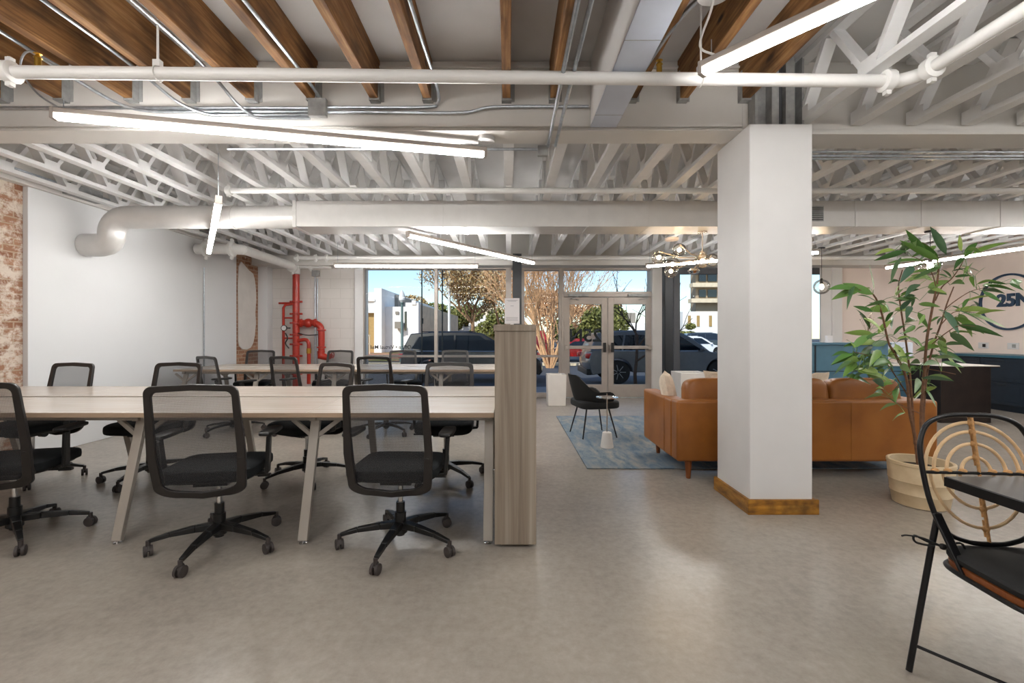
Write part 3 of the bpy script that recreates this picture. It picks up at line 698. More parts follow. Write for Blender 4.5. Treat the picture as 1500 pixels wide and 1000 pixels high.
# light cable of L2
tag(MB().tube(smooth_path([(1.07,2.35,2.71),(1.0,2.38,2.78),(1.02,2.3,2.9),(1.02,2.25,2.96)], 6), .006, 8).build('power_cord', 'pipe'), 'white power cord looping up from the top right linear light', 'cord')
tag(MB().tube(smooth_path([(-2.84,2.88,2.7),(-2.95,2.85,2.78),(-3.0,2.8,2.9),(-2.9,2.75,2.98),(-2.78,2.8,2.93),(-2.74,2.9,2.9)], 6), .006, 8).build('power_cord', 'galv'), 'grey power cord looping above the left end of the long light', 'cord')
# pendants
def globe(m, c, r): m.sphere(c, r, 20); return m
def pendant(label, p, ztop, r=.13):
    t = thing('pendant_lamp', label, 'pendant lamp', p); p = Vector(p)
    MB().tube([(0,0,.12),(0,0,ztop-p.z)], .004, 8).build('cord', 'blackmetal', t); MB().lathe([(.05,-.02),(.055,-.012),(.055,0)], (0,0,ztop-p.z), 20).build('canopy', 'blackmetal', t)
    MB().lathe([(.018,.05),(.022,.06),(.022,.13),(.01,.15)], (0,0,0), 16).build('socket', 'blackmetal', t)
    MB().sphere((0,0,0), .032, 14, (1,1,1.5)).build('bulb', 'bulb', t); MB().sphere((0,0,0), r, 28).build('globe_shade', 'globe', t)
pendant('clear globe pendant lamp just right of the column', (5.5,8.0,2.11), 2.80)
pendant('clear globe pendant lamp behind the top of the potted tree', (5.0,5.4,2.08), 2.50, .11)
t = thing('globe_chandelier', 'branching chandelier of clear glass globes hanging under the duct', 'chandelier', (2.32,5.45,2.15)); s_ = F/5.45
def L_(px, py, dy=0): y = 5.45+dy; return Vector(((px-CX)/F*y-2.32, dy, EYE-(py-CY)/F*y-2.15))
MB().tube([(0,0,.35),(0,0,.08)], .006, 8).build('stem', 'champagne', t); MB().lathe([(.05,.34),(.055,.345),(.055,.352)], (0,0,0), 20).build('canopy', 'champagne', t); MB().lathe([(.02,-.02),(.03,-.01),(.03,.1),(.015,.12)], (0,0,0), 14).build('hub', 'champagne', t)
for px, py, dy in ((965,377,-.1),(995,366,.15),(985,387,-.2),(983,397,.1),(1029,382,-.25),(1043,381,.2)):
    c = L_(px, py, dy); m = MB(); m.tube([(0,0,.04), (c.x*.5,c.y*.5,c.z*.5+.02), c+Vector((0,0,.07 if c.z > 0 else 0))], .006, 8); m.build('arm', 'champagne', t)
    MB().sphere(c, .024, 12).build('bulb', 'bulb', t); MB().sphere(c, .082, 22).build('globe_shade', 'globe', t)
c = L_(1016,397); MB().lathe([(.0,-.04),(.05,-.03),(.075,.0),(.05,.03),(.02,.04)], c, 22).build('cup_shade', 'chrome', t); MB().tube([(0,0,0), c+Vector((0,0,.03))], .006, 8).build('arm', 'champagne', t)

# ------------------------------------------------------------------ benches
def bench(x0, x1, y0, y1, zt, stations, label, yend=None):
    t = thing('workbench', label, 'desk', ((x0+x1)/2, (y0+y1)/2, 0)); ox, oy = (x0+x1)/2, (y0+y1)/2
    def b(nm, mat, xa, xb, ya, yb, za, zb, bev=.002): return MB().box(xa-ox, xb-ox, ya-oy, yb-oy, za, zb).build(nm, mat, t, bevel=bev)
    g = (y1-y0)*.47; n = len(stations)-1
    cuts = [x0]+[(stations[i]) for i in range(1, n)]+[x1]
    for a, c in zip(cuts, cuts[1:]):
        b('tabletop', 'desk', a+.001, c-.001, y0, y0+g, zt-.03, zt); b('tabletop', 'desk', a+.001, c-.001, y1-g, y1, zt-.03, zt)
    b('edge_band', 'deskedge', x0, x1, y0-.002, y0-.0002, zt-.029, zt-.001, 0)
    b('cable_tray_lid', 'legpaint', x0+.01, x1-.01, y0+g+.02, y1-g-.02, zt-.02, zt-.006); b('cable_tray', 'darkgrey', x0+.02, x1-.02, y0+g-.03, y1-g+.03, zt-.09, zt-.0305)
    b('frame_rail', 'legpaint', x0+.04, x1-.04, y0+.12, y0+.16, zt-.07, zt-.031); b('frame_rail', 'legpaint', x0+.04, x1-.04, y1-.16, y1-.12, zt-.07, zt-.031)
    for i, x in enumerate(stations):
        b('cross_rail', 'legpaint', x-.02, x+.02, y0+.1, y1-.1, zt-.0705, zt-.0312)
        for sy in (-1, 1):
            yt = (y0+.16 if sy < 0 else y1-.16)-oy; yf = (y0-.03 if sy < 0 else y1+.03)-oy; xx = x-ox
            m = MB(); last = i == len(stations)-1
            m.bar((xx, yt, zt-.07), (xx, yf, .018), .058, .03, up=(0,sy,0))
            m.build('leg', 'legpaint', t, bevel=.003)
            m = MB()
            if not last:
                m.bar((xx+.02, yt-sy*-.015, zt-.17), (xx+.15, yt, zt-.07), .026, .024, up=(0,1,0))
                m.bar((xx-.02, yt-sy*-.015, zt-.17), (xx-.15, yt, zt-.07), .026, .024, up=(0,1,0))
                m.build('brace', 'legpaint', t, bevel=.002)
            MB().lathe([(.022,0),(.022,.006),(.008,.008),(.008,.025)], (xx, yf, 0), 14).build('levelling_foot', 'chrome', t)
    return t
bench(-4.62, -.09, 2.80, 4.24, .79, (-4.55,-3.5,-2.38,-1.25,-.125), 'front double workbench with pale oak tops, ending at the tall wood panel')
bench(-4.62, -.09, 6.27, 7.45, .79, (-4.55,-3.55,-2.45,-.95+0,-.125), 'rear double workbench with pale oak tops near the storefront')
t = thing('shelf_divider', 'tall narrow grey-brown wood grain end cabinet at the right end of the front workbench', 'cabinet', (.04, 2.71, 0))
MB().box(-.123, .125, 0, 1.5, .02, 1.29).build('carcass', 'panel', t, bevel=.003); MB().box(-.13, .125, -.006, 1.51, 1.2905, 1.33).build('top', 'panel', t, bevel=.003)
for x in (-.1, .1):
    for y in (.05, 1.45): MB().lathe([(.015,0),(.015,.0195)], (x,y,0), 12).build('levelling_foot', 'chrome', t)
t = thing('sign_holder', 'small white paper sign in a clear holder on top of the tall wood end cabinet', 'sign', (.025, 3.25, 1.33))
MB().box(-.05,.05,-.03,.03,0,.004).build('base', 'globe', t); MB().box(-.012,.012,-.002,.002,.004,.03).build('stem', 'paper', t); pp = MB().box(-.053,.053,-.004,.0,.018,.20).build('paper', 'paper', t)
for z, w_ in ((.186,.04),(.178,.03),(.145,.012),(.062,.042),(.052,.04),(.042,.042)): MB().box(-w_,w_,-.0048,-.0041,z-.0012,z+.0012).build('printed_line', 'greytext', pp)
# plant between cabinet and rug
def plant_small(loc):
    t = thing('potted_plant', 'small leafy plant peeking out behind the tall wood end cabinet', 'plant', loc)
    MB().lathe([(.07,0),(.1,.01),(.12,.2),(.11,.2),(.1,.17),(0,.17)], (0,0,0), 24).build('pot', 'whiteceramic', t)
    m = MB(); l = MB()
    for i in range(16):
        a = rnd.uniform(0, 2*PI); r = rnd.uniform(.05,.17); h = rnd.uniform(.25,.5); p = smooth_path([(0,0,.17),(r*.3*math.cos(a),r*.3*math.sin(a),.17+h*.6),(r*math.cos(a),r*math.sin(a),.17+h)], 4); m.tube(p, .003, 5)
        for q in p[3:]:
            for _ in range(2):
                d = Vector((rnd.uniform(-1,1),rnd.uniform(-1,1),rnd.uniform(-.2,1))).normalized()*.035; w = d.cross(Vector((rnd.random(),rnd.random(),1))).normalized()*.011
                l.faces([q,q+d*.5+w,q+d,q+d*.5-w],[(0,1,2,3)])
    m.build('stem', 'bark', t); l.build('foliage', 'smallleaf', t)
plant_small((.15, 4.42, 0))

# ------------------------------------------------------------------ task chair
def make_chair():
    t = thing('office_chair', 'x', 'office chair', (0,0,0), 0, 'black mesh office chairs')
    m = MB(); m.lathe([(.03,.07),(.042,.075),(.042,.13),(.03,.15)], (0,0,0), 20)
    for k in range(5):
        a = R(47+72*k); c, s_ = math.cos(a), math.sin(a)
        P = [(r*c, r*s_, z) for r, z in ((.025,.125),(.12,.122),(.25,.108),(.348,.085))]
        for (p, q, w0, w1, h0, h1) in ((P[0],P[1],.05,.044,.042,.036),(P[1],P[2],.044,.034,.036,.026),(P[2],P[3],.034,.024,.026,.02)): m.bar(p, q, w0, h0, w2=w1, h2=h1)
    m.build('base', 'blackplastic', t, bevel=.004)
    for k in range(5):
        a = R(47+72*k); c, s_ = math.cos(a), math.sin(a); m = MB(); P0 = Vector((.353*c, .353*s_, 0)); yaw = a+R(60+40*math.sin(k*2.3)); ax = Vector((math.cos(yaw), math.sin(yaw), 0))
        m.tube([P0+Vector((0,0,.05)), P0+Vector((0,0,.088))], .012, 10)
        for s2 in (-1, 1):
            pc = P0+ax*.014*s2+Vector((0,0,.030)); m.tube([pc-ax*.009, pc-ax*.007, pc+ax*.007, pc+ax*.009], [.024,.030,.030,.024], 20)
        m.bar(P0+Vector((0,0,.03))-ax.cross(Vector((0,0,1)))*.012, P0+Vector((0,0,.055)), .012, .04, up=(0,0,1))
        m.build('caster', 'rubber', t)
    m = MB(); m.tube([(0,0,.06),(0,0,.26)], .026, 16); m.tube([(0,0,.15),(0,0,.20)], .034, 16); m.build('gas_lift_cover', 'blackplastic', t); MB().tube([(0,0,.26),(0,0,.40)], .015, 14).build('gas_lift_rod', 'chrome', t)
    m = MB(); m.box(-.09,.09,-.12,.14,.395,.435); m.tube([(.09,.03,.41),(.24,.05,.40)], .006, 8); m.box(.2,.27,.035,.065,.393,.408); m.tube([(-.13,.0,.41),(-.08,.0,.41)], .03, 12); m.build('tilt_mechanism', 'blackplastic', t, bevel=.004)
    # seat
    m = MB(); m.cushion((0,.02,.478), (.50,.48,.085), .38, 16)
    for v in m.bm.verts:
        if v.co.y > .12: v.co.z -= (v.co.y-.12)**2*1.0
        v.co.z -= .25*max(0, .5-abs(v.co.x))*0
    m.build('seat', 'seatfab', t); MB().cushion((0,.02,.443), (.46,.44,.03), .4, 12).build('seat_shell', 'blackplastic', t)
    # back frame: closed loop in (x,z), y from a spine curve
    def yb(z): return -.235-.10*max(0, (z-.36)/.65)**1.3+ (.045*max(0, (.50-z)/.14)**1.5 if z < .5 else 0)
    def loop(w_top, w_bot, z0, z1, rt, rb):
        pts = []
        def corner(cx, cz, rx, rz, a0, a1, n=7):
            for i in range(n+1):
                a = R(a0+(a1-a0)*i/n); pts.append((cx+rx*math.cos(a), cz+rz*math.sin(a)))
        corner(w_bot-rb, z0+rb*.55, rb, rb*.55, 270, 360); pts.append((w_bot+.012, (z0*.6+z1*.4))); corner(w_top-rt, z1-rt, rt, rt, 0, 90)
        pts.append((0, z1+.008)); corner(-(w_top-rt), z1-rt, rt, rt, 90, 180); pts.append((-(w_bot+.012), (z0*.6+z1*.4))); corner(-(w_bot-rb), z0+rb*.55, rb, rb*.55, 180, 270)
        pts.append((0, z0-.012)); return pts
    lo = loop(.228,.232,.365,1.0,.045,.12); li = loop(.194,.188,.405,.966,.03,.10)
    m = MB(); n = len(lo); ro = []
    for (x, z), (x2, z2) in zip(lo, li):
        ro.append([m.bm.verts.new((x, yb(z)-.012, z)), m.bm.verts.new((x2, yb(z2)-.012, z2)), m.bm.verts.new((x2, yb(z2)+.010, z2)), m.bm.verts.new((x, yb(z)+.012, z))])
    for i in range(n):
        a, b = ro[i], ro[(i+1) % n]
        for k in range(4): m.bm.faces.new([a[k], a[(k+1) % 4], b[(k+1) % 4], b[k]])
    m.build('backrest_frame', 'frameplastic', t, bevel=.004)
    m = MB(); cv = m.bm.verts.new((0, yb(.7)+.0, .7)); rg = [m.bm.verts.new((x*1.01, yb(z), z)) for x, z in li]; mid = [m.bm.verts.new((x*.55, yb(.7+(z-.7)*.55)-.004, .7+(z-.7)*.55)) for x, z in li]
    for i in range(n):
        j = (i+1) % n; m.bm.faces.new([rg[i], rg[j], mid[j], mid[i]]); m.bm.faces.new([mid[i], mid[j], cv])
    m.build('backrest_mesh', 'mesh', t)
    m = MB()
    for s_ in (-1, 1):
        m.bar((s_*.10,-.05,.425), (s_*.205,-.20,.45), .05, .025, w2=.04, h2=.022); m.bar((s_*.205,-.195,.44), (s_*.212,-.262,.60), .026, .03, up=(1,0,0))
    m.build('back_support', 'blackplastic', t, bevel=.005)
    for s_ in (-1, 1):
        m = MB(); m.bar((s_*.16,-.02,.432), (s_*.285,-.03,.445), .06, .02); m.bar((s_*.28,-.035,.44), (s_*.295,-.055,.665), .055, .022, up=(1,0,0), w2=.045)
        m.build('armrest_post', 'blackplastic', t, bevel=.006); m = MB(); m.cushion((s_*.285,.01,.682), (.085,.25,.028), .45, 10); m.build('arm_pad', 'blackplastic', t)
    return t
ch = make_chair(); first = [True]
def place(x, y, deg, label, base_rot=0):
    if first[0]: first[0] = False; o = ch; o['label'] = label; o.location = (x,y,0); o.rotation_euler = (0,0,R(deg))
    else: o = dup(ch, (x,y,0), label, R(deg))
    for c in o.children:
        if c.name.split('.')[0] in ('base', 'caster'): c.rotation_euler = (0,0,R(base_rot))
    return o
place(-3.08, 2.84, 15, 'mesh office chair cut off by the left edge of the picture, front row', -29)
place(-1.74, 2.74, 10, 'large mesh office chair seen from behind, second from left in the front row')
place(-.655, 2.76, -1, 'large mesh office chair seen from behind, nearest the tall wood end cabinet')
place(-4.16, 3.98, 172, 'mesh office chair facing us behind the front workbench, furthest left by the brick', 20)
place(-3.16, 4.02, 178, 'mesh office chair facing us behind the front workbench, second from left', -25)
place(-1.78, 4.02, 152, 'mesh office chair turned askew behind the front workbench, in front of the red riser', 30)
place(-.56, 4.04, 181, 'mesh office chair facing us behind the front workbench, beside the tall wood cabinet', 12)
place(-3.58, 5.92, -30, 'mesh office chair at the near side of the rear workbench, furthest left', 15)
place(-2.66, 5.92, -22, 'mesh office chair at the near side of the rear workbench, left of the red riser', -20)
place(-1.58, 5.88, -12, 'mesh office chair at the near side of the rear workbench, before the left window')
place(-4.2, 7.5, 190, 'mesh office chair on the far side of the rear workbench, by the brick strip', 30)
place(-2.92, 7.52, 176, 'mesh office chair on the far side of the rear workbench, right of the red riser')
place(-1.70, 7.5, 200, 'mesh office chair on the far side of the rear workbench, before the dark car tail')
place(-.93, 7.52, 178, 'mesh office chair on the far side of the rear workbench, closest to the middle')

# ------------------------------------------------------------------ lounge
tag(MB().box(.74, 3.95, 4.3, 7.06, .0005, .012).build('area_rug', 'rug', bevel=.003), 'distressed blue-grey area rug under the sofa and black chair', 'rug')
def sofa():
    x0, x1, y0, y1 = 1.47, 3.75, 3.97, 4.96; cx, cy = (x0+x1)/2, (y0+y1)/2; zf = .013
    t = thing('sofa', 'tan leather three-seat sofa with its back to us behind the column', 'sofa', (cx, cy, 0)); hx, hy = (x1-x0)/2, (y1-y0)/2
    MB().box(-hx+.1, hx-.1, -hy+.15, hy-.02, .17, .34).build('seat_base', 'leather', t, bevel=.02)
    MB().box(-hx, hx, -hy, -hy+.15, .16, .695).build('backrest', 'leather', t, bevel=.025, seg=4)
    for s_ in (-1, 1): a, b = sorted((s_*hx, s_*(hx-.15))); MB().box(a, b, -hy+.152, hy, .16, .685).build('arm', 'leather', t, bevel=.022, seg=4)
    for x in (-.38, .38): MB().box(x-.002, x+.002, -hy-.003, -hy+.002, .17, .68).build('seam', 'leather', t, bevel=.001)
    for s_ in (-1,1): MB().box(s_*hx-.003, s_*hx+.003, -hy+.33, -hy+.335, .17, .68).build('seam', 'leather', t)
    w = (2*hx-.3)/3
    for i in range(3):
        xc = -hx+.15+w*(i+.5); MB().cushion((xc, .12, .415), (w*.995, .72, .16), .28, 14).build('seat_cushion', 'leather', t)
        MB().cushion((xc, -hy+.26, .66), (w*.99, .2, .42), .38, 16, Matrix.Rotation(R(-6),3,'X')).build('back_cushion', 'leather', t)
    for x in (-hx+.12, hx-.12):
        for y, zb in ((-hy+.06, .0), (hy-.12, zf)): MB().lathe([(.016,zb+.001),(.019,zb+.004),(.032,.165)], (x,y,0), 16).build('leg', 'walnutleg', t)
sofa()
def pillow(label, loc, rx, rz, s=.42, mat='cream'):
    m = MB(); n = 12; g = []
    for sd in (1, -1):
        rows = []
        for i in range(n+1):
            row = []
            for j in range(n+1):
                u, v = i/n*2-1, j/n*2-1; pin = 1-.08*(1-abs(u)**2)*(abs(v)**4); pin2 = 1-.08*(1-abs(v)**2)*(abs(u)**4)
                th = .07*((1-u**4)*(1-v**4))**.55; row.append(m.bm.verts.new((u*s/2*pin2, sd*th, v*s/2*pin)))
            rows.append(row)
        for i in range(n):
            for j in range(n): m.bm.faces.new([rows[i][j], rows[i+1][j], rows[i+1][j+1], rows[i][j+1]])
    o = m.build('throw_pillow', mat); o.location = loc; o.rotation_euler = (rx, 0, rz); return tag(o, label, 'pillow')
pillow('cream throw pillow leaning in the left corner of the sofa', (1.60, 4.55, .69), R(-12), R(70), .42)
pillow('cream throw pillow just showing above the middle of the sofa back', (2.17, 4.55, .70), R(-15), R(15), .44)
def accent(name, label, loc, rz, mat, legmat):
    t = thing(name, label, 'chair', loc, rz)
    # shell: swept polar grid  back wraps to arms (local +Y = front)
    m = MB(); n = 28; outer = []; inner = []
    def ring(off):
        rows = []
        for i in range(n+1):
            a = R(-205+ (230)*i/n) ; u = abs((i/n)*2-1)   # u=0 at the back, 1 at the arm ends
            a = R(270-125+250*i/n); top = .80-.02 if u < .25 else .80-.02-(.20)*min(1, ((u-.25)/.35))**1.0
            if u > .85: top -= .06*((u-.85)/.15)**2
            rx, ry = .29-off, .27-off
            row = []
            for k in range(7):
                z = .43+(top-.43)*k/6; f = .80+.20*(k/6)**.6; lean = -.05*(k/6)*(1-u)
                row.append(m.bm.verts.new((rx*f*math.cos(a), ry*f*math.sin(a)+lean+(.04 if u > .8 else 0)*u, z-off*.2)))
            rows.append(row)
        return rows
    A, B = ring(0), ring(.035)
    for i in range(n):
        for k in range(6):
            m.bm.faces.new([A[i][k], A[i+1][k], A[i+1][k+1], A[i][k+1]]); m.bm.faces.new([B[i][k], B[i][k+1], B[i+1][k+1], B[i+1][k]])
        m.bm.faces.new([A[i][6], A[i+1][6], B[i+1][6], B[i][6]]); m.bm.faces.new([A[i][0], B[i][0], B[i+1][0], A[i+1][0]])
    for i in (0, n):
        for k in range(6): m.bm.faces.new([A[i][k], A[i][k+1], B[i][k+1], B[i][k]])
    m.build('shell', mat, t); MB().cushion((0,.02,.415), (.52,.52,.11), .4, 14).build('seat', mat, t)
    for sx in (-1, 1):
        for sy in (-1, 1): MB().tube([(sx*.15,sy*.14,.38),(sx*.225,sy*.22+.0,.0135)], [.011,.008], 10).build('leg', legmat, t)
    return t
accent('armchair', 'black upholstered armchair with thin black legs standing on the rug', (1.06, 5.73, 0), R(-78), 'blackfelt', 'blackmetal')
accent('armchair', 'pale cream armchair just showing between the column and the reception desk', (4.10, 6.35, -.0135), R(20), 'cream', 'blackmetal')
t = thing('side_table', 'small round chrome side table on a white cone base beside the black armchair', 'side table', (1.10, 5.09, .0125))
MB().lathe([(.07,0),(.072,.01),(.05,.165),(.045,.17)], (0,0,0), 28).build('base', 'whiteceramic', t); MB().tube([(0,0,.17),(0,0,.55)], .008, 12).build('pole', 'chrome', t); MB().lathe([(.11,.55),(.122,.553),(.122,.562),(.115,.562),(.112,.557),(0,.557)], (0,0,0), 32).build('tabletop', 'chrome', t)
MB().tube([(0,0,.56),(0,0,.60)], .008, 12).build('finial', 'chrome', t)
def planter(label, loc, w=.34, h=.56):
    t = thing('waste_bin', label, 'bin', loc, R(0)); b = w*.46; m = MB()
    for (r0, r1, z0, z1) in ((b, w/2, 0, h),): m.faces([(-r0,-r0,z0),(r0,-r0,z0),(r0,r0,z0),(-r0,r0,z0),(-r1,-r1,z1),(r1,-r1,z1),(r1,r1,z1),(-r1,r1,z1),
        (-r1+.05,-r1+.05,z1),(r1-.05,-r1+.05,z1),(r1-.05,r1-.05,z1),(-r1+.05,r1-.05,z1),(-r1+.05,-r1+.05,z1-.08),(r1-.05,-r1+.05,z1-.08),(r1-.05,r1-.05,z1-.08),(-r1+.05,r1-.05,z1-.08)],
        [(0,3,2,1),(0,1,5,4),(1,2,6,5),(2,3,7,6),(3,0,4,7),(4,5,9,8),(5,6,10,9),(6,7,11,10),(7,4,8,11),(8,9,13,12),(9,10,14,13),(10,11,15,14),(11,8,12,15)])
    m.build('body', 'whiteceramic', t, bevel=.006); MB().box(-r1+.052, r1-.052, -r1+.052, r1-.052, h-.079, h-.07).build('dark_inside', 'soil', t)
planter('square white planter box standing left of the glass doors', (.86, 8.26, 0))
planter('square white planter box behind the sofa by the right window', (3.26, 8.2, 0), .50, .60)

# ------------------------------------------------------------------ reception and kitchen
t = thing('reception_desk', 'blue-teal panelled reception desk behind the sofa', 'reception desk', (5.3, 7.1, 0))
MB().box(-1.1, .62, 0, .35, .0, 1.11).build('front_counter', 'teal', t, bevel=.004); MB().box(-1.13, .65, -.03, .38, 1.1105, 1.145).build('counter_ledge', 'teal', t, bevel=.003)
MB().box(.621, 1.28, 0, .6, 0, .78).build('side_counter', 'teal', t, bevel=.004); MB().box(.621, 1.3, -.02, .62, .7805, .81).build('worktop', 'whiteceramic', t, bevel=.003)
m = MB(); [m.box(x-.012, x+.012, -.006, -.0005, .02, 1.1) for x in (-.52,.32)]; [m.box(-1.1, 1.28, -.004, -.0003, z-.005, z+.005) for z in (.40,.70)]; m.build('panel_strip', 'navy', t)
t = thing('monitor', 'white-backed monitor on the reception desk behind the potted tree', 'monitor', (6.25, 7.3, .81), R(165))
MB().box(-.19,.19,-.012,.012,.08,.34).build('screen', 'chase', t, bevel=.006); m = MB(); m.box(-.09,.09,-.07,.07,0,.008); m.box(-.015,.015,-.01,.01,.008,.1); m.build('stand', 'alu', t)
t = thing('vase', 'small dark vase of dried flowers on the reception desk', 'vase', (5.72, 7.25, 1.146)); MB().lathe([(.03,0),(.055,.04),(.05,.09),(.02,.13),(.028,.15)], (0,0,0), 20).build('vessel', 'darkwood', t)
m = MB(); l = MB()
for i in range(14):
    a = rnd.uniform(0, 2*PI); r = rnd.uniform(.03,.12); h = rnd.uniform(.15,.32); q = Vector((r*math.cos(a), r*math.sin(a), .14+h)); m.tube([(0,0,.13), q], .002, 4); l.sphere(q, rnd.uniform(.008,.016), 6)
m.build('stems', 'bark', t); l.build('dried_blooms', 'champagne', t)
tag(MB().box(-.04,.04,-.03,.03,0,.11).build('brochure_stand', 'paper', loc=(5.1,7.25,1.146)), 'small white brochure stand on the reception ledge', 'brochure stand')
t = thing('bar_cabinet', 'dark walnut cabinet with a thin pale top standing right of the reception desk', 'cabinet', (6.58, 6.55, 0))
MB().box(-.36,.36,0,.6,0,.80).build('carcass', 'darkwood', t, bevel=.003); MB().box(-.37,.47,-.02,.62,.801,.826).build('top', 'whiteceramic', t, bevel=.003); MB().box(-.372,.472,-.022,.6,.80,.8145).build('top_edge', 'darkwood', t)
# kitchen run on the right wall: base units + worktop + splashback
KX = 8.2
def unit(y0, y1, label):
    t = thing('base_cabinet', label, 'cabinet', (KX, y0, 0), 0, 'navy kitchen base cabinets'); w = y1-y0
    MB().box(.0, .6, .002, w-.002, .1, .885).build('carcass', 'navy', t); MB().box(.06, .6, .0, w, 0, .099).build('plinth', 'navy', t)
    for z0, z1 in ((.12,.48),(.49,.87)):
        m = MB(); m.box(-.02, -.001, .01, w-.01, z0, z1); a = m.build('drawer', 'navy', t, bevel=.002)
        m = MB(); f = .05
        for b in ((.01,.01+f,z0,z1),(w-.01-f,w-.01,z0,z1),(.01+f,w-.01-f,z0,z0+f),(.01+f,w-.01-f,z1-f,z1)): m.box(-.03,-.0205,b[0],b[1],b[2],b[3])
        m.build('moulding', 'navy', a, bevel=.002)
        MB().tube([(-.045,w/2-.06,z1-.03),(-.045,w/2+.06,z1-.03)], .005, 8).build('handle', 'darksteel', a)
ys = [4.4,5.1,5.8,6.5,7.2,7.9,8.6]
for i, (a, b) in enumerate(zip(ys, ys[1:])): unit(a, b, ['navy base cabinet outside the view to the right','navy base cabinet outside the view, next to the last','navy base cabinet beyond the right edge of view','navy two-drawer base cabinet at the right edge of the picture','navy two-drawer base cabinet right of the dark walnut cabinet','navy base cabinet of the kitchen run, furthest back'][i])
tag(MB().box(KX-.04, XR-.001, 4.4, 8.62, .886, .93).build('worktop', 'tealtop', bevel=.003), 'long teal kitchen worktop along the right wall', 'worktop')
def ring_logo():
    t = thing('wall_logo', 'round dark metal ring sign with raised 25N letters on the right wall', 'sign', (XR-.001, 8.04, 1.85))
    m = MB(); P = arc((-.03,0,0), .485, 0, 2*PI, 64, 'YZ')[:-1]; R0 = [];
    for p in P:
        d = Vector((0,p.y,p.z)).normalized(); R0.append([m.bm.verts.new(v) for v in (Vector((-.001,0,0))+d*.465, Vector((-.001,0,0))+d*.5, Vector((-.035,0,0))+d*.5, Vector((-.035,0,0))+d*.465)])
    for i in range(64):
        a, b = R0[i], R0[(i+1) % 64]
        for k in range(4): m.bm.faces.new([a[k], a[(k+1) % 4], b[(k+1) % 4], b[k]])
    m.build('ring', 'navymetal', t)
    text_obj('letters', '25N', .30, 'navymetal', (-.012, -.07, .02), (R(90),0,R(-90)), t, ext=.012, bold=.012)
ring_logo()
for i, (y, l_) in enumerate(((8.48,'white wall outlet plate with dark socket, left of the pair over the worktop'), (7.98,'white wall outlet plate, right of the pair over the worktop'))):
    t = thing('wall_outlet', l_, 'outlet', (XR-.001, y, 1.07)); MB().box(-.012,0,-.09,.09,-.055,.055).build('plate', 'paint', t, bevel=.003); MB().box(-.016,-.0125,-.045,.01,-.03,.03).build('socket', 'blackplastic' if i == 0 else 'steel', t)

# ------------------------------------------------------------------ potted tree
def leaf(m, p, q, w, droop=.02, twist=0):
    p, q = Vector(p), Vector(q); d = q-p; L = d.length; dn = d.normalized()
    s_ = dn.cross(Vector((0,0,1)));
    if s_.length < .1: s_ = dn.cross(Vector((0,1,0)))
    s_.normalize(); u = s_.cross(dn); s_ = (s_*math.cos(twist)+u*math.sin(twist)); u = s_.cross(dn)
    rows = []; n = 7
    for i in range(n+1):
        f = i/n; ww = w*math.sin(PI*min(1,f**.8))**.8*(1-.25*f) if 0 < f < 1 else .0008
        c = p+d*f+Vector((0,0,1))*droop*math.sin(PI*f)
        rows.append([m.bm.verts.new(c-s_*ww+u*ww*.25), m.bm.verts.new(c), m.bm.verts.new(c+s_*ww+u*ww*.25)])
    for a, b in zip(rows, rows[1:]):
        for k in range(2): m.bm.faces.new([a[k], a[k+1], b[k+1], b[k]])
